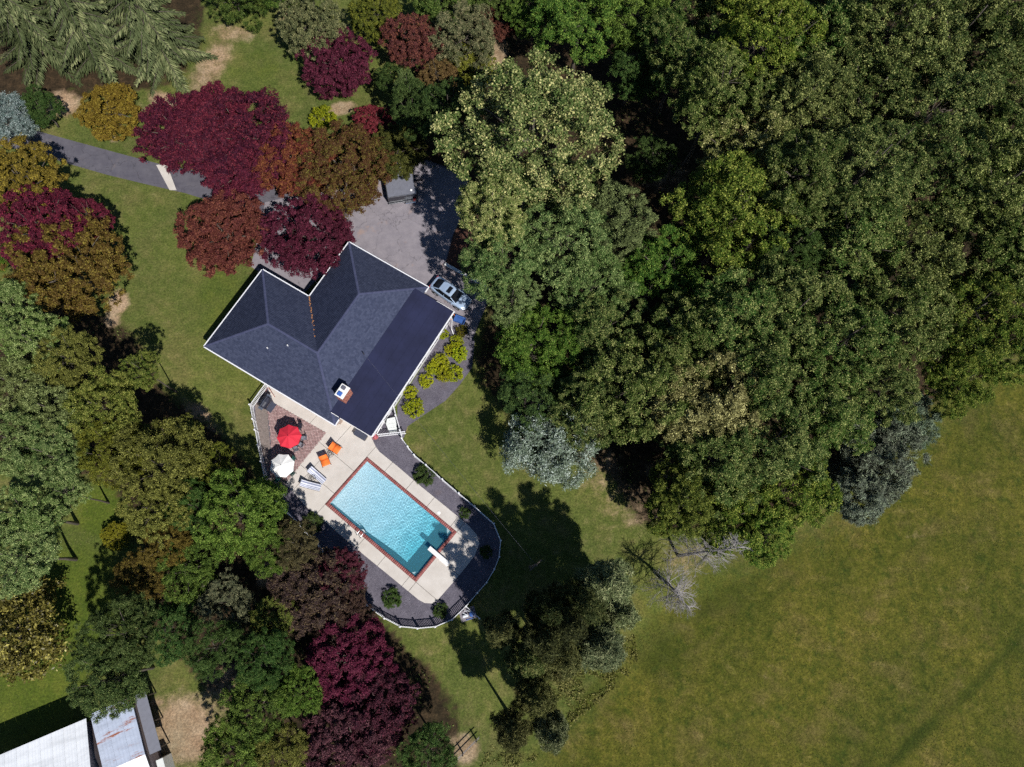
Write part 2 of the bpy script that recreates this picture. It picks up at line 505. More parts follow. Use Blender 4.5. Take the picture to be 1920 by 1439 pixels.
zz = np.sin(gxy[:, 0] * .21 + 1.3) * np.cos(gxy[:, 1] * .17) * .07 + np.sin(gxy[:, 0] * .63 + gxy[:, 1] * .47) * .03
gz = -0.002 + np.clip((m_mead - .45) / .55, 0, 1) * (zz - .10)
far_ = ~near
gz[far_] = -0.05
def ground_mat():
    m, N, L, B = new_mat('ground')
    geo = N.new('ShaderNodeNewGeometry')
    def noise(scale, detail=6, rough=.6, stretch=None):
        n = N.new('ShaderNodeTexNoise'); n.inputs['Scale'].default_value = scale; n.inputs['Detail'].default_value = detail; n.inputs['Roughness'].default_value = rough
        if stretch:
            mp = N.new('ShaderNodeMapping'); mp.inputs['Rotation'].default_value = (0, 0, stretch[0]); mp.inputs['Scale'].default_value = (stretch[1], stretch[2], 1)
            L.new(geo.outputs['Position'], mp.inputs['Vector']); L.new(mp.outputs[0], n.inputs['Vector'])
        else:
            L.new(geo.outputs['Position'], n.inputs['Vector'])
        return n.outputs['Fac']
    def ramp(f, stops):
        r = N.new('ShaderNodeValToRGB')
        e = r.color_ramp.elements
        while len(e) < len(stops): e.new(0.5)
        for i, (p, c) in enumerate(stops): e[i].position = p; e[i].color = rgb(*c)
        L.new(f, r.inputs['Fac']); return r.outputs['Color']
    def attr(n):
        a = N.new('ShaderNodeAttribute'); a.attribute_name = n; return a.outputs['Fac']
    def mix(f, a, b, mode='MIX'):
        x = N.new('ShaderNodeMix'); x.data_type = 'RGBA'; x.blend_type = mode
        if isinstance(f, float): x.inputs[0].default_value = f
        else: L.new(f, x.inputs[0])
        L.new(a, x.inputs[6]); L.new(b, x.inputs[7]); return x.outputs[2]
    def sharpen(f, n, lo=.35, hi=.65):
        a = N.new('ShaderNodeMath'); a.operation = 'MULTIPLY_ADD'; L.new(n, a.inputs[0]); a.inputs[1].default_value = .9; 
        s = N.new('ShaderNodeMath'); s.operation = 'SUBTRACT'; L.new(f, s.inputs[0]); s.inputs[1].default_value = .45
        L.new(s.outputs[0], a.inputs[2])
        r = N.new('ShaderNodeMapRange'); r.interpolation_type = 'SMOOTHSTEP'; r.inputs['From Min'].default_value = lo; r.inputs['From Max'].default_value = hi
        L.new(a.outputs[0], r.inputs['Value']); return r.outputs[0]
    patch = noise(1.1, 8, .75); mid2 = noise(.28, 7, .68); big = noise(.09, 5, .6); mid = noise(.55, 7, .7); fine = noise(5.0, 5, .75); streak = noise(.5, 4, .6, (.9, 1.0, .16))
    lawn = ramp(patch, [(.26, (.070, .076, .022)), (.43, (.108, .110, .034)), (.57, (.150, .138, .050)), (.74, (.24, .20, .10))])
    green = ramp(patch, [(.26, (.052, .072, .015)), (.43, (.078, .102, .022)), (.57, (.108, .128, .032)), (.74, (.175, .17, .062))])
    lawn = mix(ramp(mid2, [(.46, (0, 0, 0)), (.68, (1, 1, 1))]), green, lawn)
    lush = ramp(mid, [(.28, (.045, .075, .010)), (.5, (.075, .105, .014)), (.72, (.115, .135, .022))])
    lawn = mix(sharpen(attr('lush'), mid, .2, .9), lawn, lush)
    md1 = ramp(patch, [(.28, (.026, .038, .004)), (.43, (.062, .070, .009)), (.57, (.118, .112, .018)), (.72, (.215, .180, .055))])
    md2 = ramp(streak, [(.3, (.040, .056, .006)), (.5, (.066, .074, .010)), (.7, (.100, .094, .017))])
    mead = mix(.4, md1, md2)
    straw = ramp(patch, [(.3, (.085, .066, .020)), (.52, (.130, .098, .038)), (.74, (.215, .165, .085))])
    mead = mix(ramp(mid2, [(.50, (0, 0, 0)), (.76, (.75, .75, .75))]), mead, straw)
    rank = ramp(patch, [(.3, (.030, .046, .006)), (.7, (.070, .090, .014))])
    mead = mix(ramp(mid, [(.32, (.9, .9, .9)), (.46, (0, 0, 0))]), mead, rank)
    tall = ramp(patch, [(.3, (.020, .034, .004)), (.7, (.045, .060, .008))])
    mead = mix(sharpen(attr('tall'), mid, .1, 1.1), mead, tall)
    soil = ramp(mid, [(.3, (.20, .125, .075)), (.5, (.32, .225, .145)), (.72, (.42, .32, .22))])
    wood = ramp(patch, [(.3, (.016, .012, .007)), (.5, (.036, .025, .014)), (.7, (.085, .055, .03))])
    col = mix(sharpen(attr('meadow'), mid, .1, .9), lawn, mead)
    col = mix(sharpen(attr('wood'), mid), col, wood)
    col = mix(sharpen(attr('soil'), patch, .30, .86), col, soil)
    v = ramp(fine, [(.25, (.38, .40, .40)), (.5, (1, 1, 1)), (.75, (1.75, 1.7, 1.6))])
    col = mix(1.0, col, v, 'MULTIPLY')
    v2 = ramp(big, [(.3, (.70, .78, .74)), (.7, (1.28, 1.16, 1.14))])
    col = mix(1.0, col, v2, 'MULTIPLY')
    L.new(col, B.inputs['Base Color'])
    B.inputs['Roughness'].default_value = .95; B.inputs['Specular IOR Level'].default_value = .15
    bp = N.new('ShaderNodeBump'); bp.inputs['Strength'].default_value = .7; bp.inputs['Distance'].default_value = .10
    L.new(fine, bp.inputs['Height']); L.new(bp.outputs['Normal'], B.inputs['Normal'])
    return m
M['ground'] = ground_mat()
me = np_mesh('ground', np.column_stack([gxy, gz]), GF, M['ground'])
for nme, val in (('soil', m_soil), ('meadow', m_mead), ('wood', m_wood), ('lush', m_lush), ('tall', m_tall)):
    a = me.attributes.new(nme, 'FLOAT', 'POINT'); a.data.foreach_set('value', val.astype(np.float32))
tag(link(bpy.data.objects.new('ground', me)), 'lawn, rough meadow and bare soil around the house', None, kind='structure')

# ---- driveway and parking apron
def asphalt_mat(name, c1, c2, stain, crack=.62):
    m, N, L, B = new_mat(name)
    geo = N.new('ShaderNodeNewGeometry')
    def noise(s, d=6):
        n = N.new('ShaderNodeTexNoise'); n.inputs['Scale'].default_value = s; n.inputs['Detail'].default_value = d; n.inputs['Roughness'].default_value = .7
        L.new(geo.outputs['Position'], n.inputs['Vector']); return n.outputs['Fac']
    r = N.new('ShaderNodeValToRGB'); r.color_ramp.elements[0].position = .3; r.color_ramp.elements[1].position = .7
    r.color_ramp.elements[0].color = rgb(*c1); r.color_ramp.elements[1].color = rgb(*c2)
    L.new(noise(.9), r.inputs['Fac'])
    s = N.new('ShaderNodeMapRange'); s.interpolation_type = 'SMOOTHSTEP'; s.inputs['From Min'].default_value = .56; s.inputs['From Max'].default_value = .72
    L.new(noise(.42, 5), s.inputs['Value'])
    x = N.new('ShaderNodeMix'); x.data_type = 'RGBA'; x.inputs[7].default_value = rgb(*stain)
    L.new(s.outputs[0], x.inputs[0]); L.new(r.outputs['Color'], x.inputs[6])
    vo = N.new('ShaderNodeTexVoronoi'); vo.feature = 'DISTANCE_TO_EDGE'; vo.inputs['Scale'].default_value = .28
    wv = N.new('ShaderNodeTexNoise'); wv.inputs['Scale'].default_value = 1.2; wv.inputs['Detail'].default_value = 5; L.new(geo.outputs['Position'], wv.inputs['Vector'])
    mv = N.new('ShaderNodeVectorMath'); mv.operation = 'MULTIPLY_ADD'; L.new(wv.outputs['Color'], mv.inputs[0]); mv.inputs[1].default_value = (1.6, 1.6, 1.6); L.new(geo.outputs['Position'], mv.inputs[2])
    L.new(mv.outputs[0], vo.inputs['Vector'])
    ck = N.new('ShaderNodeMapRange'); ck.inputs['From Max'].default_value = .012; ck.inputs['To Min'].default_value = crack; ck.inputs['To Max'].default_value = 1.0; L.new(vo.outputs['Distance'], ck.inputs['Value'])
    sc_ = N.new('ShaderNodeVectorMath'); sc_.operation = 'SCALE'; L.new(x.outputs[2], sc_.inputs[0]); L.new(ck.outputs[0], sc_.inputs['Scale'])
    L.new(sc_.outputs[0], B.inputs['Base Color']); B.inputs['Roughness'].default_value = .9; B.inputs['Specular IOR Level'].default_value = .25
    b = N.new('ShaderNodeBump'); b.inputs['Strength'].default_value = .3; b.inputs['Distance'].default_value = .02
    L.new(noise(30, 3), b.inputs['Height']); L.new(b.outputs['Normal'], B.inputs['Normal'])
    return m
M['asphalt'] = asphalt_mat('asphalt', (.080, .076, .096), (.125, .118, .138), (.155, .132, .13))
M['apron'] = asphalt_mat('apron', (.185, .168, .19), (.275, .248, .268), (.30, .22, .195))
M['gravel'] = asphalt_mat('gravel', (.075, .068, .088), (.15, .138, .168), (.13, .105, .115), 1.0)
tag(MB().sheet(poly_at(DRIVE), 0.006).build('driveway', M['asphalt']), 'dark asphalt driveway running in between the maples', kind='structure')
tag(MB().sheet(poly_at(APRON), 0.011).build('parking_apron', M['apron']), 'pale stained paved parking apron beside the house', kind='structure')
band = [(293, 310), (312, 307), (331, 357), (318, 357)]
tag(MB().prism(poly_at(band), 0.0, 0.02).build('concrete_band', M['concrete']), 'pale concrete band crossing the driveway', kind='structure')
# edging lip of turf soil along the drive
tag(MB().sheet(poly_at(GARDEN), 0.008).build('garden_bed', M['gravel']), 'dark gravel planting bed along the low roof', kind='structure')
tag(MB().sheet(poly_at([(836, 494), (925, 538), (960, 500), (960, 440), (900, 390), (872, 402), (850, 440)]), 0.012).build('mulch_bed', M['mulch']), 'reddish brown mulch bed behind the parking area', kind='structure')
# garden wall with white cap
w0, w1 = at(834, 495, .35), at(926, 545, .35)
gw = thing('garden_wall', 'low retaining wall with a white cap beside the parked car', 'wall', ((w0 + w1) / 2).to_tuple()[:2] + (0,))
ctr = Vector(((w0.x + w1.x) / 2, (w0.y + w1.y) / 2, 0))
dv = (w1 - w0); nst = 12
wall_me = None
for i in range(nst):
    a = w0 + dv * (i / nst) - ctr; b = w0 + dv * ((i + 1) / nst) - ctr
    g = (b - a) * .012
    jit = random.uniform(-.012, .012)
    MB().bar(Vector((a.x, a.y, .15)) + g, Vector((b.x, b.y, .15)) - g, .24, .30).build('wall_block', M['wall'], gw)
    MB().bar(Vector((a.x, a.y, .335 + jit * .3)) + g, Vector((b.x, b.y, .335 + jit * .3)) - g, .34 + jit, .06).build('cap_stone', M['cap_white'], gw)

# ---- gravel yard inside the fence
fence_loc = [((p - PO).dot(PA), (p - PO).dot(PB)) for p in FENCE]
hs = [ploc(560, 690), ]
gravel_loc = fence_loc + [ploc(700, 790), ploc(560, 690)]
gm = MB()
for z in ZONES:
    q = clip_rect(gravel_loc, *z)
    if len(q) > 2: gm.sheet([pworld(*p) for p in q], 0.010)
tag(gm.build('gravel_yard', M['gravel']), 'dark violet-grey gravel around the pool deck', kind='structure')
strip = [(478, 757), (505, 752), (503, 796), (507, 840), (504, 895), (540, 903), (530, 925), (508, 922), (498, 893), (488, 835), (480, 795)]
tag(MB().sheet(poly_at(strip), 0.016).build('bark_strip', M['grey_mulch']), 'grey mulch strip between patio and fence', kind='structure')

# ---- pool deck: concrete slabs with open joints
deck_loc = [ploc(x, y) for x, y in DECK]
deck = thing('pool_deck', 'pale concrete pool deck with a rounded end', None, (PO.x, PO.y, 0), PANG)
deck['kind'] = 'structure'
dm = MB()
for z in ZONES:
    q = clip_rect(deck_loc, *z)
    if len(q) > 2: dm.sheet([(a, -b) for a, b in q], 0.022)
dm.build('joint_bed', M['joint'], deck)
cells = []
NWa = [-BIG, -6.6, -3.3, 0.0]
bl = [-BIG, -2.2, .31 * PW, .78 * PW, 1.22 * PW, BIG]
for i in range(3):
    for j in range(5): cells.append((NWa[i], NWa[i + 1], bl[j], bl[j + 1]))
al = [0, .2 * PL, .44 * PL, .67 * PL, .93 * PL, PL]
for i in range(5):
    cells.append((al[i], al[i + 1], -BIG, 0)); cells.append((al[i], al[i + 1], PW, BIG))
for b0, b1 in ((-BIG, .0), (.0, .5 * PW), (.5 * PW, PW), (PW, BIG)): cells.append((PL, BIG, b0, b1))
g = 0.022
for c in cells:
    q = clip_rect(deck_loc, c[0] + g, c[1] - g, c[2] + g, c[3] - g)
    if len(q) > 2:
        dz = random.uniform(-.004, .004)
        s = MB().prism([(a, -b) for a, b in q], 0.024, 0.055 + dz).build('slab', M['concrete'], deck)

# ---- patio of small pavers
patio_loc = [ploc(x, y) for x, y in PATIO]
pt = thing('patio', 'rose coloured paver patio below the eaves', None, (PO.x, PO.y, 0), PANG)
pt['kind'] = 'structure'
MB().prism([(a, -b) for a, b in patio_loc], 0.02, 0.062).build('paver_bed', M['joint'], pt)
V = []; F = []; T = []
pa = np.array(patio_loc)
hang = math.radians(8.6)                       # pavers follow the house, a little turned from the pool
ca, sa = math.cos(hang), math.sin(hang)
aa = np.arange(-16, 16, .21); bb = np.arange(-16, 16, .105)
for jb, b in enumerate(bb):
    off = .105 if jb % 2 else 0
    A2 = aa + off
    cx = A2 * ca - b * sa + pa[:, 0].mean(); cy = A2 * sa + b * ca + pa[:, 1].mean()
    ok = inside(np.column_stack([cx, cy]), pa)
    for x, y in zip(cx[ok], cy[ok]):
        h = .066 + random.uniform(-.002, .003); k = len(V)
        for sx, sy, zz_ in ((-1, -1, 0), (1, -1, 0), (1, 1, 0), (-1, 1, 0)):
            dx, dy = sx * .1, sy * .048
            V.append((x + dx * ca - dy * sa, -(y + dx * sa + dy * ca), h))
        for q in range(4): V.append((V[k + q][0], V[k + q][1], .058))
        F += [(k + 3, k + 2, k + 1, k), (k, k + 1, k + 5, k + 4), (k + 1, k + 2, k + 6, k + 5), (k + 2, k + 3, k + 7, k + 6), (k + 3, k, k + 4, k + 7)]
        T += [random.random()] * 5
o = link(bpy.data.objects.new('paver', np_mesh('paver', np.array(V), np.array(F), M['paver'], {'tone': np.array(T)})), pt)
o['kind'] = 'stuff'

# ================================================================== SWIMMING POOL
pool = thing('swimming_pool', 'rectangular swimming pool with red brick coping and turquoise water', 'swimming pool', (PO.x, PO.y, 0), PANG)
CW = 0.29
m, N, L, B = new_mat('pool_plaster')               # water's depth absorption painted in: pale shallows to turquoise deep end
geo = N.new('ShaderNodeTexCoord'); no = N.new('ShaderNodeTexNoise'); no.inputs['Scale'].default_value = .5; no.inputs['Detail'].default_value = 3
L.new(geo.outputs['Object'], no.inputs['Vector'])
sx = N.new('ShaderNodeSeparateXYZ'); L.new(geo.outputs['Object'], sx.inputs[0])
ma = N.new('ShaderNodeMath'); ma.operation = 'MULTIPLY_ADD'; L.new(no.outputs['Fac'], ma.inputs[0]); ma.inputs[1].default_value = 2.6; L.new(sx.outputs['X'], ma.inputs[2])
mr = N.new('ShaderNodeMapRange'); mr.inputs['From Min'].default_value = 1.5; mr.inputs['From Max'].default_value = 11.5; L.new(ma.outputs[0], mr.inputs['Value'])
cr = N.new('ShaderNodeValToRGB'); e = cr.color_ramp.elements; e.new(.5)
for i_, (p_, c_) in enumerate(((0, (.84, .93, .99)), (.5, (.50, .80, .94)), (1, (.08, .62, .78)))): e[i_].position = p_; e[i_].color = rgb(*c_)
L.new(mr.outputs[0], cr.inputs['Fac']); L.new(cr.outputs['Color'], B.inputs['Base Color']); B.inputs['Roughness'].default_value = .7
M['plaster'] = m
def pl(a, b, z): return (a, -b, z)
i0_, i1_, j0_, j1_ = CW, PL - CW, CW, PW - CW
prof = [(i0_, -1.0), (4.6, -1.3), (7.6, -2.4), (i1_, -2.5)]
bm_ = MB()
for k in range(len(prof) - 1):
    (a0, z0), (a1, z1) = prof[k], prof[k + 1]
    bm_.add([pl(a0, j0_, z0), pl(a1, j0_, z1), pl(a1, j1_, z1), pl(a0, j1_, z0)], [(3, 2, 1, 0)])
    for j, fl in ((j0_, False), (j1_, True)):
        bm_.add([pl(a0, j, z0), pl(a1, j, z1), pl(a1, j, .03), pl(a0, j, .03)], [(0, 1, 2, 3) if fl else (3, 2, 1, 0)])
for a, z in ((i0_, prof[0][1]), (i1_, prof[-1][1])):
    bm_.add([pl(a, j0_, z), pl(a, j1_, z), pl(a, j1_, .03), pl(a, j0_, .03)], [(0, 1, 2, 3)])
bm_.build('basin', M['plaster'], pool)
# corner steps at the shallow end
for k, (r, z) in enumerate(((2.15, -.78), (1.75, -.56), (1.35, -.34))):
    pts = [(i0_ + .003, j0_ + .003)] + [(i0_ + .003 + r * math.cos(t), j0_ + .003 + r * math.sin(t)) for t in np.linspace(0, math.pi / 2, 12)]
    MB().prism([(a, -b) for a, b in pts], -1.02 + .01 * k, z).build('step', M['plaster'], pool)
for (a, b, sa_, sb_) in ((i1_ - .003, j0_ + .003, -1, 1), (i1_ - .003, j1_ - .003, -1, -1)):
    MB().prism([(a, -b), (a + sa_ * .75, -b), (a, -(b + sb_ * .75))], -.62, -.42).build('corner_seat', M['white_paint'], pool)
# water: closed body that fills the basin, refracting at the rippled surface
m, N, L, B = new_mat('pool_water')
gl = N.new('ShaderNodeBsdfGlass'); gl.inputs['IOR'].default_value = 1.33; gl.inputs['Roughness'].default_value = 0.0
tb = N.new('ShaderNodeBsdfDiffuse'); tb.inputs['Color'].default_value = rgb(.20, .70, .86)      # light scattered back by the water itself
ms = N.new('ShaderNodeMixShader'); ms.inputs[0].default_value = .15
L.new(gl.outputs[0], ms.inputs[1]); L.new(tb.outputs[0], ms.inputs[2])
L.new(ms.outputs[0], N['Material Output'].inputs['Surface'])
gl.inputs['Color'].default_value = rgb(.91, .98, 1.0)
M['water'] = m
EX = .10                                             # the body reaches under the coping
wa = np.linspace(i0_ - EX, i1_ + EX, 300); wb = np.linspace(j0_ - EX, j1_ + EX, 150)
WA, WB = np.meshgrid(wa, wb)
wz = np.zeros(WA.shape)
for k in range(60):
    th = 0.9 + random.gauss(0, .75); kk = random.uniform(12, 36); am = .0065 / kk
    px_, py_ = random.uniform(0, 11), random.uniform(0, 6)
    env = .35 + np.exp(-(((WA - px_) / 2.6) ** 2 + ((WB - py_) / 2.0) ** 2))       # gusts: ripples come in patches
    wz += env * am * np.sin(kk * (WA * math.cos(th) + WB * math.sin(th)) + random.uniform(0, 6.3))
for k in range(8):
    th = random.uniform(0, 2 * math.pi); kk = random.uniform(2, 6); am = .010 / kk
    wz += am * np.sin(kk * (WA * math.cos(th) + WB * math.sin(th)) + random.uniform(0, 6.3))
wz = -0.14 + wz
nwa, nwb = len(wa), len(wb)
V = np.column_stack([WA.ravel(), -WB.ravel(), wz.ravel()])
ii, jj = np.meshgrid(np.arange(nwa - 1), np.arange(nwb - 1)); q0 = (jj * nwa + ii).ravel()
F = np.column_stack([q0, q0 + nwa, q0 + nwa + 1, q0 + 1])
nb = len(V)
ring = [0, nwa - 1, nwa * nwb - 1, nwa * (nwb - 1)]
bot = np.array([[V[r][0], V[r][1], -3.0] for r in ring])
V2 = np.vstack([V, bot])
faces = [tuple(f) for f in F] + [(nb, nb + 1, nb + 2, nb + 3)]
e0 = list(range(0, nwa)); e1 = [nwa - 1 + nwa * k for k in range(nwb)]; e2 = list(range(nwa * nwb - 1, nwa * (nwb - 1) - 1, -1)); e3 = [nwa * k for k in range(nwb - 1, -1, -1)]
faces += [tuple(e0 + [nb + 1, nb]), tuple(e1 + [nb + 2, nb + 1]), tuple(e2 + [nb + 3, nb + 2]), tuple(e3 + [nb, nb + 3])]
wme = bpy.data.meshes.new('water')
wme.from_pydata([tuple(v) for v in V2], [], faces)
wme.polygons.foreach_set('use_smooth', [True] * len(F) + [False] * (len(faces) - len(F)))
wme.materials.append(m)
wme.update()
bmw = bmesh.new(); bmw.from_mesh(wme); bmesh.ops.recalc_face_normals(bmw, faces=bmw.faces); bmw.to_mesh(wme); bmw.free()
wo_ = link(bpy.data.objects.new('water', wme), pool)
wo_.cycles.is_caustics_caster = True
for ch_ in pool.children:
    if ch_.name.split('.')[0] in ('basin', 'step', 'corner_seat'): ch_.cycles.is_caustics_receiver = True
sun.cycles.is_caustics_light = True
# coping bricks
V = []; F = []; T = []
def cop(a0, a1, b0, b1):
    k = len(V); h = .085 + random.uniform(-.003, .003)
    for a, b in ((a0, b0), (a1, b0), (a1, b1), (a0, b1)): V.append(pl(a, b, h))
    for a, b in ((a0, b0), (a1, b0), (a1, b1), (a0, b1)): V.append(pl(a, b, .02))
    F.extend([(k, k + 3, k + 2, k + 1), (k, k + 1, k + 5, k + 4), (k + 1, k + 2, k + 6, k + 5), (k + 2, k + 3, k + 7, k + 6), (k + 3, k, k + 4, k + 7)])
    T.extend([random.random()] * 5)
bs = .19
n_ = int((PL - 2 * CW) / bs); st = (PL - 2 * CW) / n_
for k in range(n_):
    for b0 in (0, PW - CW): cop(CW + k * st + .006, CW + (k + 1) * st - .006, b0 + (-.03 if b0 else 0), b0 + CW + (.0 if b0 else .03))
n_ = int(PW / bs); st = PW / n_
for k in range(n_):
    for a0 in (0, PL - CW): cop(a0 + (-.03 if a0 else 0), a0 + CW + (0 if a0 else .03), k * st + .006, (k + 1) * st - .006)
o = link(bpy.data.objects.new('coping_brick', np_mesh('coping_brick', np.array(V), np.array(F), M['coping'], {'tone': np.array(T)})), pool)
o['kind'] = 'stuff'
cb = MB()
for a0, a1, b0, b1 in ((0, PL, 0, CW), (0, PL, PW - CW, PW), (0, CW, CW, PW - CW), (PL - CW, PL, CW, PW - CW)):
    cb.prism([(a0 + .004, -b0 - .004), (a1 - .004, -b0 - .004), (a1 - .004, -b1 + .004), (a0 + .004, -b1 + .004)], -.10, .072)
cb.build('coping_bed', M['coping_base'], pool)
# diving board on its stand
bd = at(825, 1045)
a_b, b_b = (bd - PO).dot(PA), (bd - PO).dot(PB)
db = thing('diving_board', 'white diving board over the deep end of the pool', 'diving board', pworld(PL + .9, b_b, .055), PANG)
brd = MB()
brd.box((-.75, 0, .52), (2.45, .42, .06), ch=.02)
brd.build('board', M['white_paint'], db)
for y in (-.17, .17):
    MB().tube([(.35, y, 0), (.30, y, .49)], .035).build('stand_leg', M['steel'], db)
    MB().tube([(-.45, y, 0), (-.40, y, .49)], .035).build('stand_leg', M['steel'], db)
MB().box((-.05, 0, .03), (.95, .5, .06)).build('stand_base', M['white_paint'], db)
# skimmer lids
p = at(823, 962, .06)
tag(MB().lathe([(.16, .0), (.16, .012), (.14, .02)], (p.x, p.y, .058), 16).build('skimmer_lid', M['white_paint']), 'small round white skimmer lid on the deck beside the pool', 'lid')
# ladder rails at the deep corner
for (a, b, lab) in ((4.6, PW - .1, 'curved steel grab rail on the lower long side of the pool'),):
    ld = thing('pool_ladder', lab, 'ladder', pworld(a, b, .08), PANG)
    for k in (-.22, .22):
        MB().tube([(k, -.35, 0), (k, -.35, .5), (k, -.2, .68), (k, .12, .68), (k, .34, .45), (k, .36, -.7)], .028).build('rail', M['chrome'], ld)
    for k in range(3):
        MB().box((0, .36, -.2 - .2 * k), (.44, .09, .03)).build('tread', M['plastic_white'], ld)
# ================================================================== HOUSE
ZE, RISE = 2.9, 2.0
HW = 9.55; HH = HW / 2; KS = RISE / HH
UI, VD, UC = 15.2, 16.63, 5.65
HO = at(383, 650, ZE)
HANG = math.radians(-30.7)
house = thing('house', 'single storey house with a dark blue-grey hipped shingle roof beside the pool', 'house', (HO.x, HO.y, 0), HANG)
pA, pB, pC, pD, pE, pI = (0, 0), (0, HW), (UC, HW), (UC, VD), (UI, VD), (UI, 0)
P1, P2, P3 = (HH, HH), (UI - HH, HH), (UI - HH, VD - HH)
# walls: footprint set in from the eaves
ins = .55
foot = [(ins, ins), (ins, HW - ins), (UC + ins, HW - ins), (UC + ins, VD - ins), (UI - ins, VD - ins), (UI - ins, ins)]
n = len(foot)
for i in range(n):
    a, b = Vector(foot[i] + (0,)), Vector(foot[(i + 1) % n] + (0,))
    d = (b - a).normalized(); nrm = Vector((d.y, -d.x, 0))
    aa_, bb_ = a - nrm * .1, b - nrm * .1
    MB().bar((aa_.x, aa_.y, 1.42), (bb_.x, bb_.y, 1.42), .2, 2.84).build('wall', M['wall'], house)
def opening(name, u0, u1, v0, v1, z0, z1, glass=True):
    """a door or window standing proud of the wall: frame round a pane"""
    c = ((u0 + u1) / 2, (v0 + v1) / 2, (z0 + z1) / 2)
    L_ = max(u1 - u0, v1 - v0); hor = (u1 - u0) > (v1 - v0)
    w = MB().box(c, (L_ if hor else .10, .10 if hor else L_, z1 - z0)).build(name, M['white_paint'], house)
    k = 2 if L_ > 1.0 else 1
    for i in range(k):
        f = (i + .5) / k - .5
        s = L_ / k - .14
        cc = (c[0] + (L_ * f if hor else 0), c[1] + (0 if hor else L_ * f), c[2])
        MB().box(cc, (s if hor else .13, .13 if hor else s, z1 - z0 - .16)).build('pane', M['glass_dark'] if glass else M['white_vinyl'], w)
for u in (2.2, 5.0): opening('window', u, u + 1.3, ins - .02, ins + .02, .95, 2.2)
opening('sliding_door', 8.2, 10.6, ins - .02, ins + .02, .08, 2.15)
opening('window', 12.0, 13.4, ins - .02, ins + .02, .95, 2.2)
opening('window', ins - .02, ins + .02, 2.4, 3.8, .95, 2.2)
opening('window', ins - .02, ins + .02, 6.0, 7.2, .95, 2.2)
for u in (7.0, 10.6): opening('garage_door', u, u + 2.9, VD - ins - .02, VD - ins + .02, .04, 2.2, False)
opening('front_door', UC + ins - .02, UC + ins + .02, 11.2, 12.2, .06, 2.15, False)

def zroof(t): return ZE + KS * t
PLANES = [  # eave start, eave direction, inward direction, plan polygon
    (pA, (0, 1), (1, 0), [pA, pB, P1]),
    (pA, (1, 0), (0, 1), [pA, pI, P2, P1]),
    (pB, (1, 0), (0, -1), [pB, pC, P2, P1]),
    (pC, (0, 1), (1, 0), [pC, pD, P3, P2]),
    (pD, (1, 0), (0, -1), [pD, pE, P3]),
    (pI, (0, 1), (-1, 0), [pI, pE, P3, P2]),
]
roof = MB()
for e0, sd, td, poly in PLANES:
    top = []
    for p in poly:
        t = (p[0] - e0[0]) * td[0] + (p[1] - e0[1]) * td[1]
        top.append((p[0], p[1], zroof(t)))
    ar = sum(top[i - 1][0] * top[i][1] - top[i][0] * top[i - 1][1] for i in range(len(top)))
    if ar < 0: top = top[::-1]
    roof.add(top, [tuple(range(len(top)))])
soff = [(p[0], p[1], ZE - .09) for p in (pA, pI, pE, pD, pC, pB)]
roof.add(soff, [tuple(range(5, -1, -1))])
rf = roof.build('roof', M['shingle_base'], house)
# shingles, course by course
V = []; F = []; T = []
DT = .165
for e0, sd, td, poly in PLANES:
    st = [((p[0] - e0[0]) * sd[0] + (p[1] - e0[1]) * sd[1], (p[0] - e0[0]) * td[0] + (p[1] - e0[1]) * td[1]) for p in poly]
    tmax = max(t for _, t in st)
    j = 0
    while j * DT < tmax - .02:
        t0 = j * DT; tm = min(t0 + DT * .5, tmax - .005)
        xs = []
        for i in range(len(st)):
            (s0, q0_), (s1, q1) = st[i - 1], st[i]
            if (q0_ <= tm) != (q1 <= tm): xs.append(s0 + (s1 - s0) * (tm - q0_) / (q1 - q0_))
        xs.sort()
        if len(xs) >= 2:
            s = xs[0]
            while s < xs[-1] - .03:
                w = min(random.choice((.16, .2, .26, .32)), xs[-1] - s)
                lift = random.choice((.010, .014, .018))
                k = len(V)
                for ss, tt, hh in ((s, t0 - .012, lift), (s + w - .006, t0 - .012, lift), (s + w - .006, t0 + DT, .004), (s, t0 + DT, .004), (s, t0 - .012, 0), (s + w - .006, t0 - .012, 0)):
                    V.append((e0[0] + sd[0] * ss + td[0] * tt, e0[1] + sd[1] * ss + td[1] * tt, zroof(tt) + hh))
                flip = sd[0] * td[1] - sd[1] * td[0] < 0
                a, b = (k, k + 1, k + 2, k + 3), (k + 4, k + 5, k + 1, k)
                F += [a[::-1], b[::-1]] if flip else [a, b]
                tn = random.random(); T += [tn, tn]
                s += w
        j += 1
o = link(bpy.data.objects.new('shingle', np_mesh('shingle', np.array(V), np.array(F), M['shingle'], {'tone': np.array(T)})), rf)
o['kind'] = 'stuff'
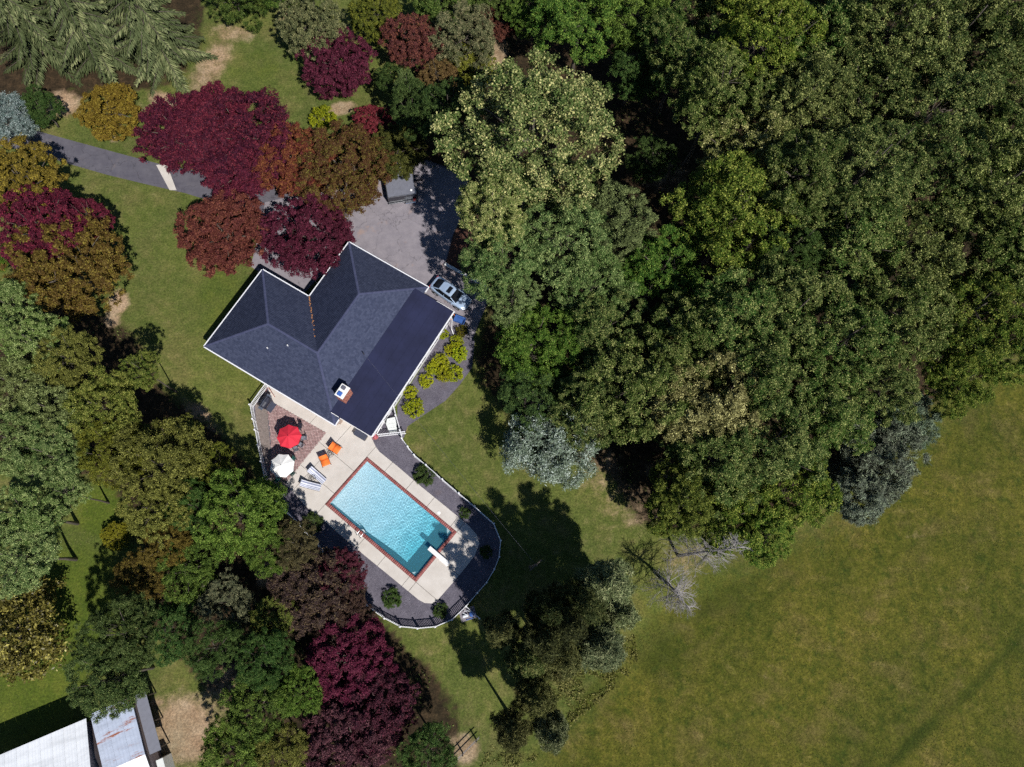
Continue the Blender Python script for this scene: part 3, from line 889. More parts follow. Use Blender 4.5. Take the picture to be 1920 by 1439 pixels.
# ridge and hip caps
V = []; F = []; T = []
def z_of(p):
    return {P1: ZE + RISE, P2: ZE + RISE, P3: ZE + RISE}.get(p, ZE)
for a, b in ((P1, P2), (P2, P3), (pA, P1), (pB, P1), (pD, P3), (pE, P3), (pI, P2)):
    A3 = Vector((a[0], a[1], z_of(a))); B3 = Vector((b[0], b[1], z_of(b)))
    d = (B3 - A3); Ln = d.length; d /= Ln
    side = Vector((-d.y, d.x, 0)).normalized()
    kk = int(Ln / .2)
    for i in range(kk):
        q = A3 + d * (i * Ln / kk); r = A3 + d * ((i + 1) * Ln / kk)
        k = len(V)
        dr = .045 if abs(d.z) < .01 else .03
        for pnt, hh in ((q, .034), (r, .026)):
            V += [tuple(pnt + side * .11 + Vector((0, 0, hh - dr))), tuple(pnt + Vector((0, 0, hh + .006))), tuple(pnt - side * .11 + Vector((0, 0, hh - dr)))]
        F += [(k, k + 1, k + 4, k + 3), (k + 1, k + 2, k + 5, k + 4)]
        tn = random.random(); T += [tn, tn]
F = [f[::-1] for f in F]
o = link(bpy.data.objects.new('ridge_cap', np_mesh('ridge_cap', np.array(V), np.array(F), M['ridge_cap'], {'tone': np.array(T)})), rf)
o['kind'] = 'stuff'
# gutters along every eave
for a, b in ((pA, pB), (pB, pC), (pC, pD), (pD, pE), (pA, pI)):
    d = Vector((b[0] - a[0], b[1] - a[1], 0)).normalized()
    c = Vector(((pA[0] + UI) / 2, HW / 2, 0))
    nrm = Vector((d.y, -d.x, 0))
    mid = Vector(((a[0] + b[0]) / 2, (a[1] + b[1]) / 2, 0))
    ins_ = inside(np.array([[mid.x + nrm.x * .3, mid.y + nrm.y * .3]]), [pA, pI, pE, pD, pC, pB])[0]
    if ins_: nrm = -nrm
    ea = 0.10 if not ((a, b) in ((pB, pC),)) else .1
    A3 = Vector((a[0], a[1], ZE - .05)) + nrm * .055; B3 = Vector((b[0], b[1], ZE - .05)) + nrm * .055
    e_a = .11 if a != pC else -.0; e_b = .0 if b != pE else .1
    MB().bar(A3 - d * .0, B3 + d * .0, .105, .14).build('gutter', M['white_vinyl'], house)
MB().bar((UI + .055, 16.02, ZE - .05), (UI + .055, VD + .1, ZE - .05), .105, .14).build('gutter', M['white_vinyl'], house)
MB().bar((UI + .055, -.1, ZE - .05), (UI + .055, .62, ZE - .05), .105, .14).build('gutter', M['white_vinyl'], house)
# leaves caught in the valley
dm = MB()
for i in range(46):
    f = random.random() ** 1.3
    u = UC + f * (P2[0] - UC) * .72; v = HW - f * (HW - P2[1]) * .72
    z = zroof(u - UC) + .05
    s = random.uniform(.05, .13)
    dm.box((u + random.gauss(0, .035), v + random.gauss(0, .035), z), (s, s * .7, .03), random.uniform(0, 3))
dm.build('valley_debris', M['copper'], rf)['kind'] = 'stuff'
# vent pipes
for p in ((504, 656), (544, 654)):
    w = at(p[0], p[1], 3.75); l = Matrix.Rotation(-HANG, 3, 'Z') @ (w - Vector((HO.x, HO.y, 0)))
    MB().tube([(l.x, l.y, zroof(l.y) - .1), (l.x, l.y, zroof(l.y) + .28)], .055, 8).build('vent_pipe', M['white_paint'], house)
# low sloped roof over the sun room
LI, LO_, V0, V1 = 14.25, 18.8, .80, 15.72
zi, zo = zroof(UI - LI) + .035, 2.98
lr = MB()
vs = [(LI, V0, zi), (LO_, V0, zo), (LO_, V1, zo), (LI, V1, zi), (LI, V0, zi - .14), (LO_, V0, zo - .16), (LO_, V1, zo - .16), (LI, V1, zi - .14)]
lr.add(vs, [(0, 1, 2, 3), (7, 6, 5, 4), (0, 4, 5, 1), (1, 5, 6, 2), (2, 6, 7, 3), (3, 7, 4, 0)])
low = lr.build('low_roof', M['membrane'], house)
for k in range(1, 5):       # lapped membrane seams
    u = LI + (LO_ - LI) * k / 5; z = zi + (zo - zi) * k / 5
    MB().bar((u, V0 + .02, z + .004), (u, V1 - .02, z + .004), .05, .012).build('seam', M['membrane'], low)
MB().bar((LO_ + .06, V0 - .02, zo - .05), (LO_ + .06, V1 + .04, zo - .05), .12, .15).build('gutter', M['white_vinyl'], house)
MB().bar((UI + .11, V0 - .03, zo + .04), (LO_ + .0, V0 - .03, zo - .03), .055, .16).build('fascia', M['white_paint'], house)
MB().bar((LI + .1, V0 - .03, zi - .0), (UI + .0, V0 - .03, zi - .055), .05, .10).build('fascia', M['white_paint'], house)
MB().bar((UI + 1.6, V1 + .03, zo + .06), (LO_ + .0, V1 + .03, zo - .02), .04, .12).build('fascia', M['white_paint'], house)
for (a, b) in (((UI - .4, V0 + .45), (LO_ - .42, V0 + .45)), ((LO_ - .42, V0 + .45), (LO_ - .42, V1 - .4)), ((LO_ - .42, V1 - .4), (UI - .4, V1 - .4))):
    MB().bar((a[0], a[1], 1.36), (b[0], b[1], 1.36), .14, 2.72).build('wall', M['white_vinyl'], house)
for k in range(6):
    v = V0 + 1.3 + k * 2.35
    opening('window', LO_ - .38, LO_ - .34, v, v + 1.6, .7, 2.2)
MB().bar((LO_ - .1, V0 + .1, 2.62), (LO_ - .1, V1 - .1, 2.62), .1, .12).build('soffit_board', M['white_paint'], house)
dsp = MB().tube([(LO_ + .06, V1 - .6, zo - .1), (LO_ + .2, V1 - .65, 2.5), (LO_ + .28, V1 - 1.0, .6), (LO_ + .7, V1 - 1.3, .08)], .05, 6)
dsp.build('downspout', M['white_vinyl'], house)
# chimney: bricks round a core, white crown, two flues
cu, cv, cw, cd = 14.62, 2.82, .86, 1.22
ztop = 5.05
ch = MB().box((cu, cv, (2.6 + ztop) / 2), (cw - .05, cd - .05, ztop - 2.6)).build('chimney', M['mortar'], house)
V = []; F = []; T = []
row = 0; z = 3.0
while z < ztop - .05:
    off = .1 if row % 2 else 0
    for ax, sgn in (('u', 1), ('u', -1), ('v', 1), ('v', -1)):
        length = cd if ax == 'u' else cw
        s = -length / 2 - off
        while s < length / 2 - .01:
            s0, s1 = max(s, -length / 2), min(s + .2, length / 2)
            if s1 - s0 > .03:
                k = len(V)
                dpt = .012
                if ax == 'u':
                    x = cu + sgn * (cw / 2 - .012)
                    pts = [(x + sgn * dpt * e, cv + ss, zz_) for e in (0, 1) for ss, zz_ in ((s0 + .006, z + .006), (s1 - .006, z + .006), (s1 - .006, z + .068), (s0 + .006, z + .068))]
                else:
                    y = cv + sgn * (cd / 2 - .012)
                    pts = [(cu + ss, y + sgn * dpt * e, zz_) for e in (0, 1) for ss, zz_ in ((s0 + .006, z + .006), (s1 - .006, z + .006), (s1 - .006, z + .068), (s0 + .006, z + .068))]
                V += pts
                F += [(k + 4, k + 5, k + 6, k + 7), (k, k + 1, k + 5, k + 4), (k + 2, k + 3, k + 7, k + 6)]
                T += [random.random()] * 3
            s += .2
    z += .075; row += 1
o = link(bpy.data.objects.new('chimney_brick', np_mesh('chimney_brick', np.array(V), np.array(F), M['chimney_brick'], {'tone': np.array(T)})), ch)
o['kind'] = 'stuff'
MB().box((cu, cv, ztop + .04), (cw + .06, cd + .08, .1), ch=.02).build('chimney_crown', M['cap_white'], ch)
MB().box((cu - .05, cv + .32, ztop + .17), (.34, .34, .2)).build('flue', M['flue_clay'], ch)
MB().box((cu - .05, cv - .32, ztop + .15), (.42, .42, .16), ch=.03).build('flue_cover', M['flue_blue'], ch)
# service mast and overhead cable
mw = at(682, 664, 3.7); ml = Matrix.Rotation(-HANG, 3, 'Z') @ (mw - Vector((HO.x, HO.y, 0)))
MB().tube([(ml.x, ml.y, 3.0), (ml.x, ml.y, 4.1)], .05, 8).build('service_mast', M['dark_metal'], house)
a = Vector((mw.x, mw.y, 4.05)); b = at(1005, 1060, 7.2)
pole_base = Vector((b.x, b.y, 0))
pts = [a.lerp(b, t) - Vector((0, 0, .9 * 4 * t * (1 - t))) for t in np.linspace(0, 1, 24)]
tag(MB().tube(pts, .007, 5).build('overhead_cable', M['flue_clay']), 'thin overhead cable running from the roof mast across the lawn', 'cable')
up = thing('utility_pole', 'brown wooden utility pole in the shade of the pines', 'utility pole', pole_base)
MB().tube([(0, 0, 0), (0, 0, 7.6)], [.15, .11], 8).build('pole', M['bark'], up)
MB().box((0, 0, 7.1), (1.4, .1, .12), rz=.7).build('crossarm', M['bark'], up)

# ================================================================== FENCE
fr0 = FENCE[0]
fence = thing('picket_fence', 'white vinyl picket fence enclosing the pool yard', 'fence', (fr0.x, fr0.y, 0))
pick_near = MB().box((0, 0, .58), (.065, .025, .98)).mesh('picket', M['white_vinyl'])
post_me = MB().box((0, 0, .66), (.115, .115, 1.32)).box((0, 0, 1.335), (.15, .15, .04)).box((0, 0, 1.37), (.1, .1, .04), taper=.3).mesh('post', M['white_vinyl'])
far_p = MB()
npk = 0
for i, p in enumerate(FENCE):
    d = p - fr0
    ang = math.atan2(*(FENCE[min(i + 1, len(FENCE) - 1)] - FENCE[max(i - 1, 0)]).yx)
    o = bpy.data.objects.new('post', post_me); o.location = (d.x, d.y, 0); o.rotation_euler = (0, 0, ang); link(o, fence)
    if i == len(FENCE) - 1: break
    q = FENCE[i + 1] - fr0
    seg = Vector((q.x - d.x, q.y - d.y, 0)); Ls = seg.length; sd = seg / Ls
    a2 = math.atan2(sd.y, sd.x)
    for z in (.14, 1.06):
        A3 = Vector((d.x, d.y, z)) + sd * .058; B3 = Vector((q.x, q.y, z)) - sd * .058
        MB().bar(A3, B3, .05, .09).build('rail', M['white_vinyl'], fence)
    cnt = max(1, int((Ls - .12) / .145))
    for k in range(cnt):
        c = Vector((d.x, d.y, 0)) + sd * (.06 + (Ls - .12) * (k + .5) / cnt)
        if npk < 290 and (i < 8 or 18 <= i <= 24 or i > 29):
            o = bpy.data.objects.new('picket', pick_near); o.location = c; o.rotation_euler = (0, 0, a2); link(o, fence); npk += 1
        else:
            far_p.box((c.x, c.y, .58), (.065, .025, .98), rz=a2)
far_p.build('far_pickets', M['white_vinyl'], fence)['kind'] = 'stuff'
# gate panel that closes the side yard
ga, gb = at(707, 815, 1.1), at(759.5, 809.5, 1.1)
gt = thing('yard_gate', 'white gate panel between the house corner and the side fence', 'gate', (ga.x, ga.y, 0))
d = Vector((gb.x - ga.x, gb.y - ga.y, 0)); sd = d.normalized()
for z in (.15, 1.05): MB().bar(Vector((0, 0, z)), d + Vector((0, 0, z)), .06, .09).build('rail', M['white_vinyl'], gt)
for k in range(int(d.length / .15)):
    c = sd * (.08 + k * .15); o = bpy.data.objects.new('picket', pick_near); o.location = c; o.rotation_euler = (0, 0, math.atan2(sd.y, sd.x)); link(o, gt)
hr0, hr1 = at(707, 813, .95), at(720.5, 790, .95)
hr = thing('stair_rail', 'white handrail leaning along the wall under the low roof', 'railing', (hr0.x, hr0.y, 0))
d2 = Vector((hr1.x - hr0.x, hr1.y - hr0.y, 0))
MB().bar(Vector((0, 0, .95)), d2 + Vector((0, 0, 1.15)), .07, .06).build('rail', M['white_paint'], hr)
for f in (.02, .5, .98): MB().bar(d2 * f, d2 * f + Vector((0, 0, .95 + .2 * f)), .07, .07).build('post', M['white_paint'], hr)

# small wire fence at the foot of the picture
wf = at(868, 1412)
wfe = thing('field_fence', 'short weathered wooden fence beyond the purple maple', 'fence', (wf.x, wf.y, 0), math.radians(42))
for k in (-1.6, 0, 1.6): MB().tube([(k, 0, 0), (k, 0, 1.3)], [.07, .06], 6).build('post', M['bark'], wfe)
for z in (.5, 1.05): MB().bar((-2.0, .06, z), (2.0, .06, z), .035, .1).build('rail', M['dead_wood'], wfe)
# ================================================================== PATIO FURNITURE
def umbrella(px, py, rad, matc, name_label, h=2.35, rot=.2):
    c = at(px, py, h)
    u = thing('patio_umbrella', name_label, 'umbrella', (c.x, c.y, .065), rot, 'patio umbrellas')
    cv = MB()
    V = []; n = 8
    top = (0, 0, h + .16)
    rings = [(.12, h + .15), (rad * .55, h - .04), (rad, h - .26)]
    for r, z in rings:
        for k in range(n * 2):
            a = math.pi * k / n
            rr = r if k % 2 == 0 else r * math.cos(math.pi / n) * .97
            V.append((rr * math.cos(a), rr * math.sin(a), z - (0 if k % 2 == 0 else .03 * r)))
    V.append(top)
    F = []
    m2 = n * 2
    for k in range(m2):
        k2 = (k + 1) % m2
        F.append((k, k2, len(V) - 1)); 
        for q in range(2): F.append((q * m2 + k, (q + 1) * m2 + k, (q + 1) * m2 + k2, q * m2 + k2))
    # valance hem
    base = len(V)
    for k in range(m2):
        x, y, z = V[2 * m2 + k]; V.append((x, y, z - .12))
    for k in range(m2):
        k2 = (k + 1) % m2; F.append((2 * m2 + k, base + k, base + k2, 2 * m2 + k2))
    cv.add(V, F)
    cp = cv.build('canopy', matc, u)
    so = cp.modifiers.new('thickness', 'SOLIDIFY'); so.thickness = .012
    MB().tube([(0, 0, .02), (0, 0, h + .22)], .024, 8).build('pole', M['dark_metal'], u)
    MB().lathe([(.04, h + .2), (.03, h + .26), (.012, h + .30)], n=8).build('finial', M['dark_metal'], u)
    MB().lathe([(.26, 0), (.26, .05), (.08, .1)], n=16).build('base', M['dark_metal'], u)
    for k in range(n):
        a = 2 * math.pi * k / n
        MB().bar((.05 * math.cos(a), .05 * math.sin(a), h + .08), (rad * .96 * math.cos(a), rad * .96 * math.sin(a), h - .30), .018).build('rib', M['dark_metal'], u)
    return c
c_red = umbrella(541, 818, 1.18, M['red_canvas'], 'open red patio umbrella over the paver patio', rot=.12)
c_wht = umbrella(528, 873, 1.18, M['white_canvas'], 'open white patio umbrella beside the fence', rot=.36)

def patio_table(c, label, r=.58, mt='grey_mesh'):
    t = thing('patio_table', label, 'table', (c.x, c.y, .065))
    MB().lathe([(r - .02, .68), (r, .69), (r, .715), (r - .02, .72)], n=24).build('table_top', M[mt], t)
    for k in range(4):
        a = math.pi / 4 + k * math.pi / 2
        MB().tube([(.42 * math.cos(a), .42 * math.sin(a), 0), (.36 * math.cos(a), .36 * math.sin(a), .68)], .02).build('leg', M['dark_metal'], t)
patio_table(c_red, 'round grey patio table shaded by the red umbrella')
patio_table(c_wht, 'round green patio table shaded by the white umbrella', mt='green_plastic')

def patio_chair(loc, face, label, mt, group, name='patio_chair', slats=7):
    """front of the chair faces +x"""
    t = thing(name, label, 'chair', loc, face, group)
    for k in range(slats):
        y = -.22 + .44 * (k + .5) / slats
        MB().box((.02, y, .42), (.48, .44 / slats - .012, .025)).build('seat_slat', mt, t)
        MB().bar((-.23, y, .44), (-.36, y, .92), .44 / slats - .012, .02, up=(0, 1, 0)).build('back_slat', mt, t)
    for sx, sy in ((.22, .24), (.22, -.24), (-.22, .24), (-.22, -.24)):
        MB().tube([(sx * 1.1, sy, 0), (sx, sy, .42)], .016).build('leg', M['dark_metal'], t)
    for sy in (.25, -.25):
        MB().tube([(.22, sy, .42), (.22, sy, .64), (-.29, sy, .66)], .018).build('armrest', M['dark_metal'], t)
    return t
def face_to(p, c): return math.atan2(c.y - p.y, c.x - p.x)
for (x, y, lab) in ((570, 822, 'grey slatted patio chair at the red umbrella, nearest the low roof'), (565, 835, 'grey slatted patio chair at the red umbrella, between two others'), (555, 842, 'grey slatted patio chair at the red umbrella, nearest the white umbrella')):
    p = at(x, y, .45); patio_chair((p.x, p.y, .065), face_to(p, c_red), lab, M['grey_mesh'], 'grey chairs around the red umbrella')
p = at(562, 801, .5); patio_chair((p.x, p.y, .065), face_to(p, c_red), 'dark slatted patio chair at the red umbrella, nearest the eaves', M['black_cover'], 'grey chairs around the red umbrella')
for (x, y, lab) in ((522, 898, 'green plastic patio chair by the white umbrella, nearest the fence'), (548, 888, 'green plastic patio chair by the white umbrella, nearest the sun loungers'), (549, 863, 'green plastic patio chair by the white umbrella, nearest the red umbrella')):
    p = at(x, y, .45); patio_chair((p.x, p.y, .065), face_to(p, c_wht), lab, M['green_plastic'], 'green chairs around the white umbrella', slats=5)

def sling_chair(px, py, ang, label):
    p = at(px, py, .35)
    t = thing('lounge_chair', label, 'chair', (p.x, p.y, .058), ang, 'orange chairs by the pool')
    def sheet(name, pts, w):
        V = []; F = []
        for i, (x, z) in enumerate(pts): V += [(x, -w / 2, z), (x, w / 2, z)]
        F = [(2 * i, 2 * i + 2, 2 * i + 3, 2 * i + 1) for i in range(len(pts) - 1)]
        o = MB().add(V, F).build(name, M['orange'], t, True)
        s = o.modifiers.new('thickness', 'SOLIDIFY'); s.thickness = .03
    sheet('seat', [(.42, .38), (.2, .36), (-.05, .33), (-.22, .34)], .80)
    sheet('backrest', [(-.22, .34), (-.34, .52), (-.46, .78), (-.52, .98)], .80)
    for y in (-.42, .42):
        MB().tube([(.46, y, .38), (.44, y, 0)], .018).build('leg', M['dark_metal'], t)
        MB().tube([(-.5, y, 0), (-.2, y, .34), (.46, y, .38)], .018).build('leg', M['dark_metal'], t)
        MB().tube([(-.22, y, .34), (-.52, y, .99)], .018).build('back_frame', M['dark_metal'], t)
sling_chair(630, 842, math.radians(-32), 'orange fabric lounge chair nearest the house')
sling_chair(610, 866, math.radians(-68), 'orange fabric lounge chair nearest the sun loungers')

def wire_table(px, py, label, r=.33):
    p = at(px, py, .45)
    t = thing('side_table', label, 'table', (p.x, p.y, .058), group='small wire tables on the deck')
    for rr in (r, r * .5):
        MB().tube([(rr * math.cos(a), rr * math.sin(a), .46) for a in np.linspace(0, 2 * math.pi, 21)], .018, 5, False).build('ring', M['dark_metal'], t)
    for k in range(8):
        a = k * math.pi / 4
        MB().bar((.06 * math.cos(a), .06 * math.sin(a), .46), (r * math.cos(a), r * math.sin(a), .46), .016).build('spoke', M['dark_metal'], t)
    for k in range(3):
        a = k * 2 * math.pi / 3
        MB().tube([(r * .8 * math.cos(a), r * .8 * math.sin(a), .46), (r * .4 * math.cos(a), r * .4 * math.sin(a), .22), (r * 1.0 * math.cos(a), r * 1.0 * math.sin(a), 0)], .015, 5).build('leg', M['dark_metal'], t)
wire_table(619, 852, 'round wire side table between the two orange chairs')
wire_table(585.5, 897.5, 'round wire side table between the two sun loungers')

def lounger(px, py, ang, label):
    p = at(px, py, .3)
    t = thing('sun_lounger', label, 'sun lounger', (p.x, p.y, .058), ang, 'striped sun loungers on the deck')
    Wd = .62
    n = 9
    prof_ = [(.98, .34), (.5, .33), (0.0, .32), (-.35, .34), (-.62, .52), (-.92, .78)]
    for k in range(n):
        y0 = -Wd / 2 + Wd * k / n; y1 = y0 + Wd / n
        V = []
        for x, z in prof_: V += [(x, y0, z), (x, y1, z)]
        F = [(2 * i, 2 * i + 2, 2 * i + 3, 2 * i + 1) for i in range(len(prof_) - 1)]
        stripe = k in (1, 3, 6, 7)
        o = MB().add(V, F).build('stripe', M['lounge_stripe'] if stripe else M['lounge'], t)
        s = o.modifiers.new('thickness', 'SOLIDIFY'); s.thickness = .02
    for y in (-Wd / 2 - .02, Wd / 2 + .02):
        MB().tube([(1.0, y, .33), (-.36, y, .33), (-.93, y, .79)], .022).build('frame', M['steel'], t)
        for x in (.8, -.4): MB().tube([(x, y, 0), (x, y, .33)], .02).build('leg', M['steel'], t)
lounger(595, 892, math.radians(-40), 'striped white sun lounger nearest the orange chairs')
lounger(583, 911, math.radians(-14), 'striped white sun lounger nearest the shaded fence corner')

# grill under its cover, with mat
p = at(496.5, 754, .9)
gr = thing('barbecue_grill', 'black covered barbecue grill with a steel handle in the patio corner', 'grill', (p.x, p.y, .06), math.radians(60))
body = MB()
sec = [(-.62, .20), (-.5, .33), (0, .40), (.5, .33), (.62, .20)]
n = 12
V = []; F = []
for x, r in sec:
    for k in range(n + 1):
        a = math.pi * k / n
        V.append((x, r * math.cos(a), .85 + .34 * (r / .4) * math.sin(a)))
for i in range(len(sec) - 1):
    for k in range(n): F.append((i * (n + 1) + k, (i + 1) * (n + 1) + k, (i + 1) * (n + 1) + k + 1, i * (n + 1) + k + 1))
F += [tuple(range(n, -1, -1)), tuple((len(sec) - 1) * (n + 1) + k for k in range(n + 1))]
body.add(V, F).build('lid', M['black_cover'], gr, False)
MB().box((0, 0, .62), (1.2, .62, .44), ch=.03).build('firebox', M['black_cover'], gr)
MB().bar((-.66, .0, 1.21), (.66, .0, 1.21), .045, .03).build('handle', M['steel'], gr)
for x in (-.72, .72): MB().box((x, 0, .84), (.26, .5, .04), ch=.01).build('side_shelf', M['steel'], gr)
for x, y in ((-.5, -.25), (.5, -.25), (.5, .25), (-.5, .25)): MB().box((x, y, .2), (.06, .06, .4)).build('leg', M['dark_metal'], gr)
p = at(509, 764)
tag(MB().box((0, 0, 0), (1.0, .62, .012), ch=.004).build('door_mat', M['mat_rubber']), 'dark rubber mat lying in front of the grill', 'mat')
bpy.data.objects['door_mat'].location = (p.x, p.y, .079); bpy.data.objects['door_mat'].rotation_euler = (0, 0, math.radians(58))
p = at(504, 728, .8)
rk = thing('tool_rack', 'thin brown garden hose stand by the walkway under the eaves', 'stand', (p.x, p.y, .06), math.radians(-60))
MB().tube([(0, 0, 0), (.05, 0, 1.1)], .025).build('post', M['terracotta'], rk); MB().tube([(0, 0, 1.05), (.9, .05, .1)], .02).build('brace', M['terracotta'], rk); MB().tube([(0, 0, 1.05), (-.1, -.5, .05)], .02).build('brace', M['terracotta'], rk)
# deck storage box
p = at(676.5, 816.5, .3)
bx = thing('storage_box', 'dark grey ridged storage box at the corner of the low roof', 'box', (p.x, p.y, .058), HANG)
MB().box((0, 0, .27), (1.25, .58, .54), ch=.03).build('body', M['black_cover'], bx)
MB().box((0, 0, .575), (1.3, .63, .07), ch=.03).build('lid', M['mat_rubber'], bx)
for y in (-.18, 0, .18): MB().box((0, y, .617), (1.05, .05, .016)).build('ridge', M['mat_rubber'], bx)
# flower pot
p = at(704, 820, .4)
fp = thing('flower_pot', 'terracotta pot of pink flowers at the house corner', 'flower pot', (p.x, p.y, .012))
MB().lathe([(.15, 0), (.22, .34), (.25, .34), (.25, .4), (.2, .4)], n=16).build('pot', M['terracotta'], fp)
fl = MB()
for k in range(70):
    v = Vector((random.gauss(0, .13), random.gauss(0, .13), .45 + abs(random.gauss(0, .08)))); s = random.uniform(.04, .08)
    fl.box(v, (s, s * .8, .02), rot=Matrix.Rotation(random.uniform(0, 3), 3, Vector((random.random(), random.random(), random.random() + .01)).normalized()))
fl.build('flowers', M['pink_flower'], fp)
# white tank lid in the side yard
p = at(735.5, 796, .55)
wt = thing('pump_cover', 'white tapered plastic cover standing in the side yard', 'cover', (p.x, p.y, .012), math.radians(10))
q = [(-.42, -.72), (.36, -.72), (.44, .72), (-.46, .66), (-.62, .15)]
MB().prism(q, 0, .5).build('body', M['plastic_white'], wt)
q2 = [(x * .96, y * .97) for x, y in q]
MB().prism(q2, .5, .56).build('lid', M['plastic_white'], wt)
for y in (-.35, .05, .42): MB().box((-.05, y, .575), (.62, .035, .03)).build('rib', M['plastic_white'], wt)
# pool filter enclosure outside the fence
p = at(877, 1152, .4)
pf = thing('pool_pump', 'blue and white pool pump and filter outside the fence', 'pump', (p.x, p.y, 0), .3)
MB().lathe([(.22, .1), (.26, .2), (.26, .65), (.2, .8), (.08, .86)], (.35, -.1, 0), 14).build('filter_tank', M['blue_plastic'], pf, False)
MB().tube([(-.5, -.1, .22), (.0, -.1, .22)], .14, 10).build('motor', M['pvc'], pf)
MB().tube([(-.25, .3, .1), (-.25, .35, .5), (.1, .3, .62), (.35, .1, .7)], .035).build('pipe', M['pvc'], pf)
MB().tube([(-.45, .25, .1), (-.4, .25, .4), (-.2, .05, .42), (0, -.1, .35)], .035).build('pipe', M['pvc'], pf)
MB().tube([(-.3, -.45, .08), (.4, -.5, .08)], .04).build('pipe', M['blue_plastic'], pf)
MB().box((0, 0, .03), (1.5, 1.1, .06)).build('pad', M['apron'], pf)
fa, fb = at(873.7, 1137.5, 1.0), at(899, 1160, 1.0)
sf = thing('screen_fence', 'short white fence wing shielding the pool pump', 'fence', (fa.x, fa.y, 0))
d = Vector((fb.x - fa.x, fb.y - fa.y, 0)); sd = d.normalized()
for z in (.14, 1.0): MB().bar(sd * .08 + Vector((0, 0, z)), d + Vector((0, 0, z)), .05, .09).build('rail', M['white_vinyl'], sf)
for k in range(int(d.length / .15)):
    o = bpy.data.objects.new('picket', pick_near); o.location = sd * (.12 + k * .15); o.rotation_euler = (0, 0, math.atan2(sd.y, sd.x)); link(o, sf)
o = bpy.data.objects.new('post', post_me); o.location = d; link(o, sf)

# ================================================================== VEHICLES
def loft(secs, closed_ends=True):
    """secs: list of (x, [(y,z)...]) with equal counts -> MB"""
    mb = MB(); n = len(secs[0][1]); V = []; F = []
    for x, ring in secs:
        for y, z in ring: V.append((x, y, z))
    for i in range(len(secs) - 1):
        for k in range(n):
            k2 = (k + 1) % n
            F.append((i * n + k, i * n + k2, (i + 1) * n + k2, (i + 1) * n + k))
    F += [tuple(range(n - 1, -1, -1)), tuple((len(secs) - 1) * n + k for k in range(n))]
    return mb.add(V, F)
def ring(w, z0, z1, k=.12, tuck=.06):
    """lower body section: sills tucked, shoulders rounded"""
    return [(-w + tuck, z0), (w - tuck, z0), (w, z0 + .25), (w, z1 - k), (w - k * .6, z1 - .02), (w * .45, z1 + .01), (-w * .45, z1 + .01), (-w + k * .6, z1 - .02), (-w, z1 - k), (-w, z0 + .25)]
def wheels(t, xs, w, r=.33):
    for x in xs:
        for s in (-1, 1):
            R_ = Matrix.Rotation(math.pi / 2, 3, 'X')
            wm = MB(); pr = [(r * .62, -.1), (r * .93, -.11), (r, -.06), (r, .06), (r * .93, .11), (r * .62, .1)]
            wm.lathe(pr, n=18); wm.v = [tuple(R_ @ Vector(v) + Vector((x, s * w, r))) for v in wm.v]
            wo = wm.build('wheel', M['tyre'], t)
            rm = MB().lathe([(r * .2, -.112), (r * .6, -.108), (r * .6, .108), (r * .2, .112)], n=12); rm.v = [tuple(R_ @ Vector(v) + Vector((x, s * w, r))) for v in rm.v]
            rm.build('rim', M['steel'], wo)

p = at(845, 549, .9)
fwd = at(880, 572, .9) - at(813, 526, .9)
cang = math.atan2(fwd.y, fwd.x)
car = thing('parked_car', 'light blue sedan with a dark sunroof parked beside the low roof', 'car', (p.x, p.y, .012), cang)
secs = [(-2.28, ring(.62, .35, .80)), (-2.2, ring(.76, .27, .92)), (-1.9, ring(.86, .2, .99)), (-1.2, ring(.90, .18, 1.0)), (0, ring(.91, .18, .98)), (.9, ring(.90, .18, .96)), (1.6, ring(.87, .2, .88)), (2.05, ring(.78, .25, .78)), (2.25, ring(.62, .3, .66)), (2.32, ring(.48, .34, .58))]
bd_ = loft(secs).build('body', M['car_paint'], car, True)
bd_.modifiers.new('sub', 'SUBSURF').levels = 1; bd_.modifiers['sub'].render_levels = 2
def cab(w0, w1, z0, z1):
    return [(-w0, z0), (w0, z0), (w0 * .99, z0 + .1), (w1 + .03, z1 - .06), (w1 - .06, z1), (-w1 + .06, z1), (-w1 - .03, z1 - .06), (-w0 * .99, z0 + .1)]
cabin = loft([(-1.95, cab(.62, .5, .9, 1.0)), (-1.25, cab(.78, .56, .9, 1.36)), (-.5, cab(.80, .60, .9, 1.44)), (.2, cab(.80, .60, .9, 1.43)), (.5, cab(.79, .58, .9, 1.33)), (1.15, cab(.72, .6, .88, .97))])
cabin.build('glasshouse', M['car_glass'], car, False)
rp = loft([(-1.12, [(-.54, 1.375), (.54, 1.375), (.5, 1.405), (-.5, 1.405)]), (-.5, [(-.6, 1.42), (.6, 1.42), (.56, 1.465), (-.56, 1.465)]), (.2, [(-.6, 1.41), (.6, 1.41), (.56, 1.455), (-.56, 1.455)]), (.42, [(-.56, 1.36), (.56, 1.36), (.52, 1.392), (-.52, 1.392)])])
ro = rp.build('roof', M['car_paint'], car)
MB().box((-.12, 0, 1.468), (.42, .78, .012)).build('sunroof', M['car_glass'], ro)
